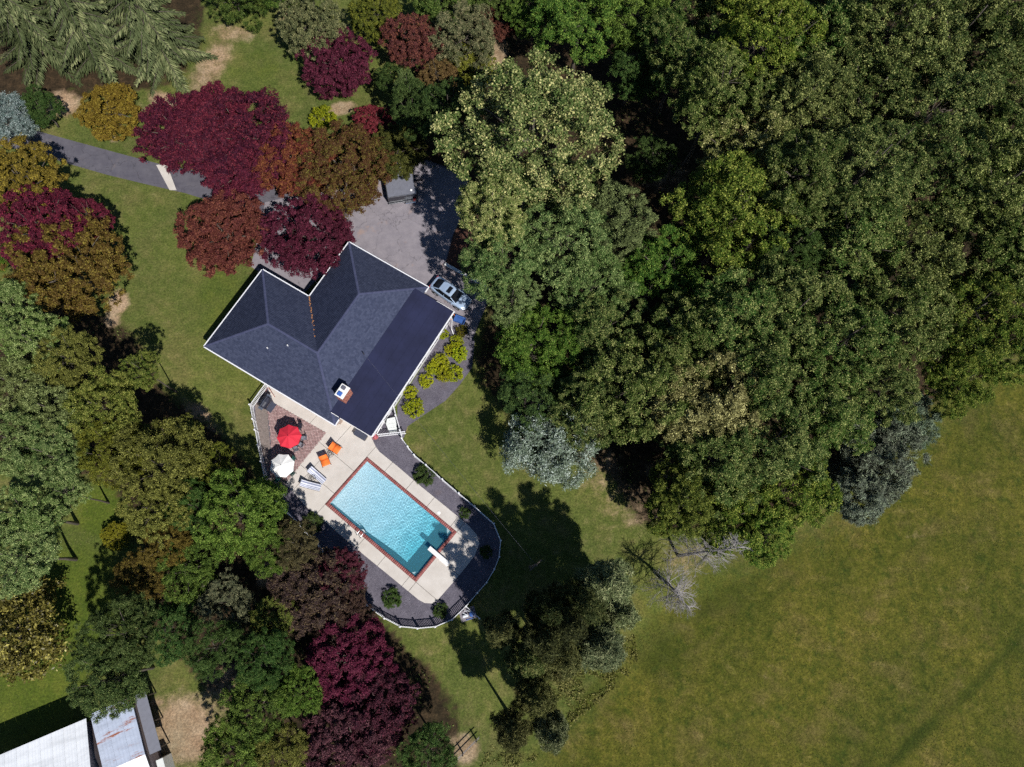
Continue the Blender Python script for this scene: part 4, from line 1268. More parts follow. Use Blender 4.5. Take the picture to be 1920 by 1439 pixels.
for s in (-1, 1):
    MB().bar((.45, s * .62, 1.36), (1.2, s * .74, .95), .06, .05).build('windscreen_pillar', M['car_paint'], car)
    MB().bar((-1.15, s * .58, 1.37), (-1.98, s * .66, .98), .1, .06).build('rear_pillar', M['car_paint'], car)
    MB().bar((-.35, s * .74, 1.2), (-.35, s * .82, .95), .06, .05).build('door_pillar', M['car_paint'], car)
    MB().box((.85, s * .98, .98), (.14, .2, .13), ch=.03).build('mirror', M['car_paint'], car)
    MB().box((2.08, s * .6, .68), (.3, .26, .12), rz=-s * .5, ch=.03).build('headlight', M['lamp_lens'], car)
    MB().box((-2.2, s * .6, .78), (.14, .36, .14), ch=.03).build('tail_light', M['red_lens'], car)
wheels(car, (-1.35, 1.4), .82)

pl_, pr_ = at(727, 372, 1.55), at(781, 363.5, 1.55)
tw_ = (pr_ - pl_).length
tl = thing('covered_trailer', 'dark flat-topped covered trailer parked half under the trees', 'trailer', ((pl_.x + pr_.x) / 2, (pl_.y + pr_.y) / 2, .012), math.atan2(pr_.y - pl_.y, pr_.x - pl_.x))
TD = 4.4                                            # reaches back under the olive tree
MB().box((0, TD / 2, 1.0), (tw_, TD, 1.04), ch=.05).build('body', M['truck_paint'], tl)
MB().box((0, TD / 2, 1.545), (tw_ - .12, TD - .12, .05), ch=.02).build('cover', M['tonneau'], tl)
for x in (-tw_ / 2 + .04, tw_ / 2 - .04): MB().bar((x, .02, 1.56), (x, TD - .02, 1.56), .07, .06).build('edge_rail', M['steel'], tl)
MB().bar((-tw_ / 2, .03, 1.56), (tw_ / 2, .03, 1.56), .07, .06).build('edge_rail', M['steel'], tl)
for k in range(1, 4): MB().bar((-tw_ / 2 + tw_ * k / 4, .1, 1.575), (-tw_ / 2 + tw_ * k / 4, TD - .1, 1.575), .04, .02).build('bow', M['tonneau'], tl)
MB().lathe([(.13, 0), (.13, .05), (.08, .09)], (tw_ * .34, .5, 1.57), 12).build('roof_vent', M['white_paint'], tl)
MB().bar((-tw_ / 2, -.1, .46), (tw_ * .1, -.1, .46), .1, .1).build('bumper', M['steel'], tl)
MB().box((tw_ * .25, -.22, .52), (1.15, .4, .08), ch=.03).build('fender', M['chrome'], tl)
MB().box((tw_ * .40, -.1, .7), (.3, .16, .2), ch=.03).build('lamp', M['red_lens'], tl)
wheels(tl, (-tw_ * .28, tw_ * .28), .0, .33)
for ch_ in tl.children:
    if ch_.name.startswith('wheel'): ch_.location = (0, .55, 0) if ch_.name.endswith(('l', '2')) else (0, TD - .55, 0)
MB().bar((tw_ / 2, TD / 2, .5), (tw_ / 2 + 1.0, TD / 2, .45), .1, .1).build('drawbar', M['dark_metal'], tl)

p = at(862, 600, .6)
wb_ = thing('garden_cart', 'blue tub garden cart with orange handles by the planting bed', 'cart', (p.x, p.y, .01), math.radians(-22))
V = [(-.6, -.4, .62), (.6, -.4, .66), (.6, .4, .66), (-.6, .4, .62), (-.4, -.24, .3), (.35, -.24, .3), (.35, .24, .3), (-.4, .24, .3), (-.52, -.33, .60), (.52, -.33, .63), (.52, .33, .63), (-.52, .33, .60), (-.36, -.2, .34), (.31, -.2, .34), (.31, .2, .34), (-.36, .2, .34)]
F = [(0, 4, 5, 1), (1, 5, 6, 2), (2, 6, 7, 3), (3, 7, 4, 0), (7, 6, 5, 4), (0, 1, 9, 8), (1, 2, 10, 9), (2, 3, 11, 10), (3, 0, 8, 11), (8, 9, 13, 12), (9, 10, 14, 13), (10, 11, 15, 14), (11, 8, 12, 15), (12, 13, 14, 15)]
MB().add(V, F).build('tub', M['blue_plastic'], wb_)
for y in (-.3, .3): MB().tube([(.45, y * .5, .2), (-.4, y, .42), (-1.2, y, .66)], .028).build('handle', M['orange'], wb_)
R_ = Matrix.Rotation(math.pi / 2, 3, 'X')
wm = MB().lathe([(.1, -.05), (.2, -.06), (.2, .06), (.1, .05)], n=14); wm.v = [tuple(R_ @ Vector(v) + Vector((.72, 0, .2))) for v in wm.v]
wm.build('wheel', M['tyre'], wb_)
for y in (-.26, .26): MB().tube([(-.35, y, .35), (-.4, y, 0)], .02).build('leg', M['dark_metal'], wb_)

# ================================================================== BARN (lower corner)
def metal_mat(name, c, rust):
    m, N, L, B = new_mat(name)
    tc = N.new('ShaderNodeTexCoord')
    mp = N.new('ShaderNodeMapping'); mp.inputs['Scale'].default_value = (.35, 1.6, 1); L.new(tc.outputs['Object'], mp.inputs['Vector'])
    n = N.new('ShaderNodeTexNoise'); n.inputs['Scale'].default_value = 1.0; n.inputs['Detail'].default_value = 6; n.inputs['Roughness'].default_value = .7; L.new(mp.outputs[0], n.inputs['Vector'])
    r = N.new('ShaderNodeValToRGB'); e = r.color_ramp.elements
    e[0].position = .35; e[0].color = rgb(*[x * .8 for x in c]); e[1].position = .6; e[1].color = rgb(*c)
    L.new(n.outputs['Fac'], r.inputs['Fac'])
    out = r.outputs['Color']
    if rust:
        n2 = N.new('ShaderNodeTexNoise'); n2.inputs['Scale'].default_value = .9; n2.inputs['Detail'].default_value = 7; n2.inputs['Roughness'].default_value = .7; L.new(mp.outputs[0], n2.inputs['Vector'])
        s = N.new('ShaderNodeMapRange'); s.interpolation_type = 'SMOOTHSTEP'; s.inputs['From Min'].default_value = .54; s.inputs['From Max'].default_value = .64; L.new(n2.outputs['Fac'], s.inputs['Value'])
        x = N.new('ShaderNodeMix'); x.data_type = 'RGBA'; x.inputs[7].default_value = rgb(.28, .09, .04); L.new(s.outputs[0], x.inputs[0]); L.new(out, x.inputs[6]); out = x.outputs[2]
    L.new(out, B.inputs['Base Color']); B.inputs['Roughness'].default_value = .45; B.inputs['Specular IOR Level'].default_value = .4
    return m
M['roof_white'] = metal_mat('white_metal_roof', (.90, .92, .95), False)
M['roof_rust'] = metal_mat('rusty_metal_roof', (.44, .49, .60), True)
M['barn_wall'] = mat('barn_wall', (.23, .19, .2), .9, var=.2, scale=4)
b0, b1 = at(-10, 1420, 3.3), at(162, 1347, 3.3)        # north eave of the main barn
bang = math.atan2(b1.y - b0.y, b1.x - b0.x)
barn = thing('barn', 'white metal roofed barn with a rusty blue-grey lean-to at the edge of the trees', 'barn', (b1.x, b1.y, 0), bang)
Lb = 22.0; Wb = 9.0; eh, rh = 3.3, 4.6
# local: x runs along the eave (negative = out of frame), y across (negative = further down the picture)
def rib_panels(x0, x1, y0, y1, z0, z1, mt, name, w=.95, x1b=None):
    """metal sheets with standing ribs running up the slope; far end may be skewed (x1b)"""
    k = max(1, int(abs(x1 - x0) / w)); st = (x1 - x0) / k
    for i in range(k):
        a, b = x0 + st * i + .004, x0 + st * (i + 1) - .004
        s = 0 if x1b is None else (x1b - x1)
        V = []; F = []
        m_ = 8
        for j in range(m_ + 1):
            f = j / m_
            x = a + (b - a) * f; h = .035 if j in (0, m_) else (.02 if j % 2 else 0)
            V += [(x, y0, z0 + h), (x + s, y1, z1 + h)]
        for j in range(m_): F.append((2 * j, 2 * j + 2, 2 * j + 3, 2 * j + 1) if (y1 > y0) else (2 * j + 1, 2 * j + 3, 2 * j + 2, 2 * j))
        MB().add(V, F).build(name, mt, barn)
rib_panels(-Lb, 0, 0, -Wb / 2, eh, rh, M['roof_white'], 'roof_sheet')
rib_panels(-Lb, 0, -Wb, -Wb / 2, eh, rh, M['roof_white'], 'roof_sheet')
MB().bar((-Lb, -Wb / 2, rh + .05), (0, -Wb / 2, rh + .05), .3, .04).build('ridge', M['roof_white'], barn)
MB().box((-Lb / 2, -Wb / 2, eh / 2 - .03), (Lb - .6, Wb - .6, eh - .1)).build('wall', M['barn_wall'], barn)
MB().add([(-.3, -.3, eh - .1), (-.3, -Wb + .3, eh - .1), (-.3, -Wb / 2, rh - .08)], [(0, 1, 2)]).build('gable', M['barn_wall'], barn)
# lean-to with ribs running down the other way
rib_panels(.15, 3.6, .2, -4.6, 2.9, 3.0, M['roof_rust'], 'lean_to_sheet', .9)
rib_panels(.15, 3.6, -4.6, -8.4, 3.0, 2.3, M['roof_white'], 'lean_to_sheet', .9)
MB().box((1.85, -4.1, 1.36), (3.3, 8.0, 2.72)).build('lean_to_wall', M['barn_wall'], barn)
MB().box((4.1, -2.3, 2.3), (.9, 5.0, .06), rot=Matrix.Rotation(.25, 3, 'Y')).build('awning', M['tonneau'], barn)
for y in (-.2, -2.4, -4.6): MB().box((4.4, y, 1.05), (.1, .1, 2.1)).build('awning_post', M['bark'], barn)
MB().box((4.0, -6.2, .9), (.6, 1.5, 1.8), ch=.03).build('annex', M['plastic_white'], barn)
# ================================================================== VEGETATION
def unit(v): return v / np.maximum(np.linalg.norm(v, axis=-1, keepdims=True), 1e-9)

def leaf_quads(c, nrm, ln, wd, r):
    """rhombic leaves at c with normals nrm"""
    n = len(c)
    t = r.normal(size=(n, 3)); t = unit(t - nrm * np.sum(t * nrm, 1, keepdims=True))
    b = np.cross(nrm, t)
    s = r.uniform(.7, 1.3, (n, 1))
    fold = nrm * (wd * .18) * s
    V = np.stack([c - t * ln / 2 * s, c + b * wd / 2 * s + fold, c + t * ln / 2 * s, c - b * wd / 2 * s + fold], 1).reshape(-1, 3)
    F = np.arange(n * 4).reshape(n, 4)
    return V, F

def crown_mesh(name, seed, R, H, boughs, br, ns, sr, ncl, nlf, ln, wd, clr, mt, flat=.8, up=.5, zmin=-.4, inner=.1, spread=.6, sx=1.0, wobble=.16, under=.4, cone=0.0):
    """crown of boughs > sprays > leaf clusters > leaves. R radius, H height; origin at the crown's middle"""
    r = np.random.default_rng(seed)
    cand = []
    while len(cand) < boughs:                      # best-candidate spread of the boughs over the crown
        best, bd = None, -1
        for _ in range(14):
            d = unit(r.normal(size=3))
            if d[2] < zmin: continue
            f = r.uniform(.60, .84) if r.random() > inner else r.uniform(.2, .5)
            p = d * f
            dist = min([np.linalg.norm(p - q) for q in cand], default=1)
            if dist > bd: best, bd = p, dist
        if best is not None: cand.append(best)
    L = np.array(cand)
    th = np.arctan2(L[:, 1], L[:, 0])
    wob = 1 + wobble * np.sin(3 * th + seed) + .6 * wobble * np.sin(5 * th + 2.1 * seed)
    LC = L * np.array([R * sx, R, H / 2]) * np.column_stack([wob, wob, r.uniform(.85, 1.1, len(L))])
    nu = int(boughs * under)                        # boughs low inside the crown, always in its shade
    if nu:
        q = r.uniform(0, 2 * np.pi, nu); f = np.sqrt(r.uniform(.0, .62, nu))
        U = np.column_stack([np.cos(q) * f * R * sx, np.sin(q) * f * R, r.uniform(-.75, -.2, nu) * H / 2])
        LC = np.vstack([LC, U]); boughs = boughs + nu
    brad = r.uniform(br[0], br[1], boughs) * R
    if nu: brad[-nu:] *= 1.25
    if cone:
        k_ = np.clip(1.2 - cone * (LC[:, 2] / H + .5), .12, 1.3)
        LC[:, :2] *= k_[:, None]; brad = brad * np.clip(k_, .45, 1)
    # sprays on the outer side of each bough
    n1 = np.maximum(3, (ns * (brad / (R * (br[0] + br[1]) / 2)) ** 2).astype(int))
    bi = np.repeat(np.arange(boughs), n1)
    out = unit(LC / np.array([R, R, H / 2]))[bi]
    d1 = unit(r.normal(size=(len(bi), 3)) * .9 + out * .7 + np.array([0, 0, up]))
    SC = LC[bi] + d1 * (brad[bi] * r.uniform(.55, 1.0, len(bi)))[:, None] * np.array([1, 1, flat])
    srad = r.uniform(sr[0], sr[1], len(bi)) * R
    stone = r.uniform(0, 1, len(bi)) * .6 + r.uniform(0, 1, boughs)[bi] * .4
    # clusters on each spray
    ci = np.repeat(np.arange(len(bi)), ncl)
    d2 = unit(r.normal(size=(len(ci), 3)) + d1[ci] * .5 + np.array([0, 0, up]))
    CC = SC[ci] + d2 * (srad[ci] * r.uniform(.5, 1.1, len(ci)))[:, None] * np.array([1, 1, flat])
    li = np.repeat(np.arange(len(ci)), nlf)
    n = len(li)
    pos = CC[li] + r.normal(size=(n, 3)) * clr * np.array([1, 1, .7])
    nn = unit(d2[li] * .45 + np.array([0, 0, up]) + r.normal(size=(n, 3)) * spread)
    V, F = leaf_quads(pos, nn, ln, wd, r)
    ct = r.uniform(0, 1, len(ci))[li]
    tone = np.clip(ct * .45 + r.uniform(0, .6, n), 0, 1)
    me = np_mesh(name, V, F, mt, {'tone': tone, 'bough': stone[ci][li]})
    return me, LC

def trunk_mesh(name, seed, LC, Hc, rad, mt, nlimb=9, wig=.12):
    """trunk from z=-1 (ground) to 0 (crown middle) in units of trunk length; limbs reach to the boughs (metres)"""
    r = random.Random(seed)
    mb = MB()
    n = 7
    pts = [(wig * r.uniform(-1, 1) * (k > 0), wig * r.uniform(-1, 1) * (k > 0), -Hc + (Hc * 1.25) * k / (n - 1)) for k in range(n)]
    mb.tube(pts, [rad * (1.35 if k == 0 else 1 - .8 * k / (n - 1)) for k in range(n)], 8)
    idx = list(range(len(LC))); r.shuffle(idx)
    for i in idx[:nlimb]:
        e = Vector(LC[i])
        z0 = -Hc * r.uniform(.05, .35)
        s = Vector((0, 0, z0))
        m1 = s.lerp(e, .45) + Vector((r.uniform(-.4, .4), r.uniform(-.4, .4), -abs(e.z - z0) * .12))
        mb.tube([s, m1, s.lerp(e, .8), e], [rad * .42, rad * .3, rad * .17, rad * .06], 5)
        for q in range(2):
            j = idx[(idx.index(i) + 3 + q * 5) % len(idx)]
            e2 = m1.lerp(Vector(LC[j]), .55)
            mb.tube([m1, m1.lerp(e2, .5) + Vector((r.uniform(-.2, .2), r.uniform(-.2, .2), .1)), e2], [rad * .18, rad * .12, rad * .04], 4)
    return mb.mesh(name, mt, True)

TPL = {}
def template(kind, seed, R, H, Hc, rad, mt='leaf', **kw):
    cm, LC = crown_mesh('crown', seed, R, H, mt=M[mt], **kw)
    tm = trunk_mesh('trunk', seed, LC, Hc, rad, M['bark'])
    TPL.setdefault(kind, []).append((cm, tm, R, H, Hc))
for s in (11, 12, 13, 14):
    template('tulip', s, 6.0, 10.5, 11.0, .30, boughs=30, br=(.20, .36), ns=11, sr=(.05, .10), ncl=11, nlf=15, ln=.165, wd=.11, clr=.13)
for s in (21, 22, 23):
    template('green', s, 5.0, 8.0, 8.0, .24, boughs=30, br=(.19, .35), ns=11, sr=(.05, .10), ncl=10, nlf=13, ln=.14, wd=.09, clr=.11)
for s in (31, 32, 33):
    template('maple', s, 4.5, 4.6, 3.2, .2, boughs=84, br=(.11, .20), ns=5, sr=(.045, .08), ncl=9, nlf=10, ln=.13, wd=.085, clr=.08, flat=.55, up=.8, zmin=-.1, inner=.1, spread=.5, wobble=.07, under=.45)
template('magnolia', 41, 4.5, 7.0, 4.5, .2, mt='leaf_gloss', boughs=34, br=(.16, .30), ns=8, sr=(.07, .12), ncl=5, nlf=6, ln=.34, wd=.16, clr=.18)
for s in (51, 52):
    template('pine', s, 3.6, 9.0, 9.0, .2, mt='needle', boughs=44, br=(.14, .28), ns=9, sr=(.06, .10), ncl=7, nlf=13, ln=.32, wd=.05, clr=.11, up=.3, spread=1.0, zmin=-.7)
for s in (55, 56):
    template('slender', s, 2.5, 13.0, 9.5, .2, mt='needle', boughs=64, br=(.16, .34), ns=8, sr=(.08, .14), ncl=6, nlf=12, ln=.30, wd=.05, clr=.12, up=.2, spread=1.0, zmin=-.85, wobble=.1, cone=1.05)
template('silver', 61, 3.6, 5.0, 4.0, .18, mt='leaf_gloss', boughs=34, br=(.16, .28), ns=9, sr=(.07, .12), ncl=10, nlf=8, ln=.2, wd=.06, clr=.13, up=.4, spread=.8)
for s in (71, 72):
    template('shrub', s, 1.0, 1.15, .5, .05, boughs=26, br=(.18, .30), ns=6, sr=(.08, .13), ncl=6, nlf=7, ln=.07, wd=.045, clr=.035, flat=.9, up=.7, zmin=-.2, spread=.7, wobble=.05)
template('juniper', 73, 1.0, 1.0, .45, .05, mt='needle', boughs=26, br=(.18, .30), ns=6, sr=(.08, .13), ncl=7, nlf=8, ln=.12, wd=.022, clr=.04, up=.8, zmin=-.2, spread=.6, wobble=.05)

def px_scale(px, py, z):
    return (at(px + 10, py, z) - at(px - 10, py, z)).length / 20.0

count = {}
def tree(px, py, rpx, z, kind, base, tip, label, group=None, name='broadleaf_tree', cat='tree', hz=1.0, squash=1.0, ang=None):
    tpl = TPL[kind]
    k = count.get(kind, 0); count[kind] = k + 1
    cm, tm, R, H, Hc = tpl[k % len(tpl)]
    c = at(px, py, z)
    s = rpx * px_scale(px, py, z) / R / (1.14 if kind in ('tulip', 'green') else 1.0)
    t = thing(name, label, cat, (c.x, c.y, 0), (k * 2.399 if ang is None else ang), group)
    cr = bpy.data.objects.new('crown', cm); link(cr, t)
    cr.location = (0, 0, z); cr.scale = (s, s * squash, s * hz)
    j = [random.uniform(.84, 1.16) for _ in range(3)]
    b = random.uniform(.82, 1.18)
    cr.color = (base[0] * j[0] * b, base[1] * j[1] * b, base[2] * j[2] * b, 1)
    cr['tip'] = [float(x * b) for x in tip]
    tr = bpy.data.objects.new('trunk', tm); link(tr, t)
    tr.location = (0, 0, z); tr.scale = (s, s, z / Hc)
    return t

TU = ((.047, .086, .015), (.25, .262, .085)); TP = ((.112, .136, .036), (.44, .41, .17)); TY = ((.056, .098, .010), (.245, .262, .05))
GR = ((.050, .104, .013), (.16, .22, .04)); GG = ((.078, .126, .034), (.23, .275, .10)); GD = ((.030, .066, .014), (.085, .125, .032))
PA_ = ((.096, .144, .036), (.31, .355, .135)); OL = ((.100, .120, .018), (.26, .255, .06)); YG = ((.085, .105, .012), (.19, .19, .025))
BU = ((.056, .008, .020), (.135, .021, .032)); BB = ((.053, .009, .021), (.11, .020, .038)); PU = ((.048, .011, .020), (.11, .028, .042))
BR = ((.092, .028, .026), (.17, .06, .035)); OO = ((.13, .078, .012), (.20, .15, .02)); RO = ((.125, .030, .022), (.20, .085, .025)); OB = ((.098, .066, .016), (.18, .14, .025))
ORD = ('first', 'second', 'third', 'fourth', 'fifth', 'sixth', 'seventh', 'eighth', 'ninth')
tree(1000, 255, 178, 13.5, 'tulip', *TP, 'large pale broadleaf tree with cream-flecked leaves above the parking apron', squash=1.0)
tree(922, 395, 74, 12.5, 'tulip', *TP, 'lower pale bough tree hanging over the parking apron')
rows = [('very top edge', [(1330, -25, 90, 11, TU), (1430, -35, 90, 12, TY), (1550, -40, 95, 12, TU), (1690, -50, 95, 13, TU), (1830, -50, 95, 13, TU)]),
        ('top row', [(1280, 95, 95, 11, TU), (1350, 175, 105, 12, TU), (1440, 70, 110, 13, TY), (1555, 75, 118, 13, TU), (1680, 55, 120, 14, TU), (1800, 70, 120, 14, TU), (1905, 50, 110, 14, TU)]),
        ('second row from the top', [(1400, 275, 110, 12, TP), (1505, 195, 118, 13, TU), (1630, 185, 125, 14, TU), (1760, 195, 125, 14, TU), (1885, 205, 118, 14, TU)]),
        ('third row from the top', [(1385, 400, 135, 11, TY), (1510, 325, 112, 13, TU), (1625, 320, 122, 14, TU), (1750, 335, 125, 14, TU), (1880, 350, 122, 14, TU)]),
        ('fourth row from the top', [(1480, 470, 80, 9, GD), (1600, 445, 118, 13, TU), (1720, 465, 120, 13, TU), (1840, 480, 118, 13, TU), (1930, 470, 90, 13, TU)])]
for rn, lst in rows:
    for i, (x, y, r, z, c) in enumerate(lst):
        tree(x, y, r * random.uniform(.84, 1.0), z + random.uniform(-2, 2.5), 'green' if i % 4 == 2 else 'tulip', *c, 'yellow-flecked broadleaf tree in the dense wood, %s, %s from the left' % (rn, ORD[i]), 'yellow-flecked trees of the dense wood')
rows = [('upper row', [(1135, 625, 92, 9, TU), (1290, 640, 112, 11, TU), (1385, 605, 115, 11, TU), (1490, 585, 115, 12, TU), (1575, 640, 118, 12, TU)]),
        ('lower row', [(1100, 760, 84, 8, TU), (1200, 725, 118, 10, TU), (1330, 755, 120, 11, TP), (1450, 700, 120, 12, TU)])]
for rn, lst in rows:
    for i, (x, y, r, z, c) in enumerate(lst):
        tree(x, y, r * random.uniform(.86, 1.0), z + random.uniform(-1, 1.5), 'tulip', *c, 'yellow-flecked broadleaf tree on the lawn side of the wood, %s, %s from the left' % (rn, ORD[i]), 'yellow-flecked trees towards the lawn')
edge_ = [(1285, 930, 82, 7, TY), (1255, 960, 62, 6, TY), (1385, 965, 92, 7, TY), (1430, 1005, 70, 6, TY), (1345, 865, 108, 9, TU), (1490, 915, 95, 8, TY), (1450, 830, 112, 10, TU)]
for i, (x, y, r, z, c) in enumerate(edge_):
    tree(x, y, r * random.uniform(.86, 1.0), z + random.uniform(-1, 1.5), 'tulip', *c, 'yellow-flecked tree above the dead trees at the meadow edge, %s outward from the lawn' % ORD[i], 'yellow-flecked trees along the meadow')
edge_ = [(1560, 770, 108, 10, TU), (1650, 715, 92, 10, TU), (1690, 600, 112, 12, TU), (1800, 715, 74, 9, TY), (1810, 590, 105, 12, TY), (1890, 640, 85, 10, TY)]
for i, (x, y, r, z, c) in enumerate(edge_):
    tree(x, y, r * random.uniform(.86, 1.0), z + random.uniform(-1, 1.5), 'tulip', *c, 'yellow-flecked tree near the blue-green pines at the meadow edge, %s from the left' % ORD[i], 'yellow-flecked trees along the meadow')
for x, y, r, z, c, l in ((1090, 40, 100, 8, GR, 'mid green broadleaf tree at the top edge left of the dense wood'), (1190, 20, 80, 9, GR, 'mid green broadleaf tree at the top edge touching the dense wood'),
                         (1000, 10, 60, 6, GR, 'dark green tree at the top edge above the large pale tree'),
                         (940, 490, 84, 10, GG, 'grey-green feathery tree overhanging the parked car'), (1060, 455, 100, 9, GG, 'grey-green feathery tree directly below the large pale tree'),
                         (960, 560, 58, 9, GG, 'grey-green feathery tree shading the garden cart'),
                         (1160, 410, 82, 9, GG, 'grey-green feathery tree between the large pale tree and the wood'), (1110, 535, 84, 8, GG, 'grey-green feathery tree beside a dark gap in the wood'),
                         (1245, 500, 84, 8, GR, 'dark green leafy tree at the dark gap in the wood'), (1010, 640, 92, 7, GR, 'bright green leafy tree beside the lime shrubs'),
                         (1000, 745, 76, 6, GD, 'dull blue-green tree above the silvery tree'), (1225, 300, 50, 5, GD, 'low dark tree in the shady clearing of the wood'), (1190, 130, 60, 6, GD, 'low dark tree between the large pale tree and the wood')):
    tree(x, y, r, z, 'green', *c, l, 'green trees of the wood')
tree(1035, 832, 88, 4.5, 'silver', (.135, .175, .13), (.34, .385, .345), 'silvery leaved tree drooping onto the lawn', name='silver_tree')
tree(1650, 860, 74, 5, 'pine', (.125, .165, .095), (.25, .30, .19), 'blue-green pine at the meadow edge of the wood, lower one', 'blue-green pines', name='pine_tree')
tree(1612, 930, 52, 4, 'pine', (.125, .165, .095), (.25, .30, .19), 'blue-green pine at the meadow edge, lowest and smallest', 'blue-green pines', name='pine_tree')
tree(1700, 790, 52, 5, 'pine', (.125, .165, .095), (.25, .30, .19), 'blue-green pine at the meadow edge, uppermost', 'blue-green pines', name='pine_tree')
# --- top middle garden
tree(585, 50, 68, 4.5, 'maple', (.105, .115, .045), (.19, .18, .08), 'dense olive round-topped evergreen behind the purple maple', name='evergreen_tree', hz=1.5)
tree(705, 30, 52, 4, 'maple', *YG, 'yellow-green tree at the top edge beside the olive evergreen', hz=1.3)
tree(772, 78, 62, 4.5, 'maple', *BR, 'brownish red maple between the yellow-green and the grey trees', name='maple_tree', hz=1.3)
tree(930, 38, 46, 3, 'maple', *BR, 'small brown maple at the top beside the dark gap', name='maple_tree')
tree(868, 70, 74, 5, 'green', (.10, .10, .05), (.22, .19, .10), 'sparse grey-olive tree with bare limbs left of the large pale tree')
tree(885, 120, 50, 3, 'maple', *YG, 'low yellow-green shrubby tree under the sparse grey tree')
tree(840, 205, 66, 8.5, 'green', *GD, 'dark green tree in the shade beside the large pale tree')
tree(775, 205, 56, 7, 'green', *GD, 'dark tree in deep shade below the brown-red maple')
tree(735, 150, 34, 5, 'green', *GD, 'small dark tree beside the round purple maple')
tree(822, 150, 46, 5, 'maple', (.085, .05, .02), (.16, .11, .035), 'rusty brown maple under the sparse grey-olive tree', name='maple_tree')
tree(765, 165, 40, 7, 'green', *GG, 'small pale tree standing alone in the shade by the purple maple', squash=.8)
tree(630, 118, 76, 3.2, 'maple', *BB, 'round purple maple on the lawn at the top', name='maple_tree', hz=1.1)
tree(440, -5, 66, 3, 'green', (.05, .09, .016), (.12, .15, .03), 'bright green tree at the top edge beside the spruces')
tree(520, -15, 40, 3, 'green', *GR, 'small bright green tree at the top edge by the olive evergreen')
tree(830, -5, 70, 5, 'green', (.05, .09, .018), (.13, .16, .04), 'bright green tree at the top edge above the brown maple')
tree(935, -10, 60, 5, 'green', (.05, .085, .018), (.13, .16, .04), 'bright green tree at the top edge above the dark gap')
tree(700, 235, 44, 2, 'maple', (.11, .014, .02), (.18, .03, .035), 'small bright red maple half in shade', name='maple_tree')
tree(745, 285, 62, 3, 'maple', (.045, .055, .012), (.10, .10, .02), 'dark olive tree overhanging the pickup truck', hz=1.2)
# --- maples by the drive
tree(340, 252, 92, 3.2, 'maple', *BU, 'deep burgundy maple overhanging the driveway band', name='maple_tree', group='burgundy maples by the drive')
tree(455, 255, 108, 3.6, 'maple', *BU, 'deep burgundy maple, broadest of the driveway group', name='maple_tree', group='burgundy maples by the drive')
tree(400, 225, 80, 3.4, 'maple', *BU, 'deep burgundy maple at the upper edge of the driveway group', name='maple_tree', group='burgundy maples by the drive')
tree(450, 322, 74, 2.8, 'maple', *BU, 'deep burgundy maple low over the drive beyond the band', name='maple_tree', group='burgundy maples by the drive')
tree(548, 300, 80, 3.2, 'maple', *RO, 'orange-red maple beside the burgundy group', name='maple_tree')
tree(642, 312, 104, 3.4, 'maple', (.085, .045, .018), (.12, .105, .02), 'olive and rust coloured maple at the parking apron', name='maple_tree', hz=.9)
tree(420, 437, 91, 2.9, 'maple', *BR, 'brown-red maple standing at the corner of the house lawn', name='maple_tree')
tree(576, 445, 90, 2.9, 'maple', *BB, 'purple-red maple tucked against the inner corner of the roof', name='maple_tree')
tree(205, 207, 62, 2.6, 'maple', *OO, 'orange-olive maple between the spruces and the driveway', name='maple_tree')
tree(12, 220, 50, 4, 'silver', (.15, .19, .17), (.37, .41, .40), 'silvery tree at the left edge beside the driveway', name='silver_tree')
tree(75, 200, 44, 3.5, 'green', *GD, 'dark tree between the silvery tree and the spruces')
tree(40, 335, 90, 6, 'maple', *OO, 'orange-olive maple at the left edge below the driveway', name='maple_tree')
tree(75, 425, 92, 6.5, 'maple', (.085, .009, .026), (.17, .022, .04), 'bright crimson maple at the left edge', name='maple_tree')
tree(165, 412, 46, 5.5, 'maple', (.085, .010, .026), (.16, .022, .038), 'small crimson maple beside the house lawn', name='maple_tree')
tree(125, 495, 118, 6.0, 'maple', *OB, 'large olive and rust maple on the left of the house lawn', name='maple_tree')
tree(5, 480, 32, 3, 'green', (.06, .11, .012), (.14, .18, .025), 'bright green tree at the left edge beside the rust maple')
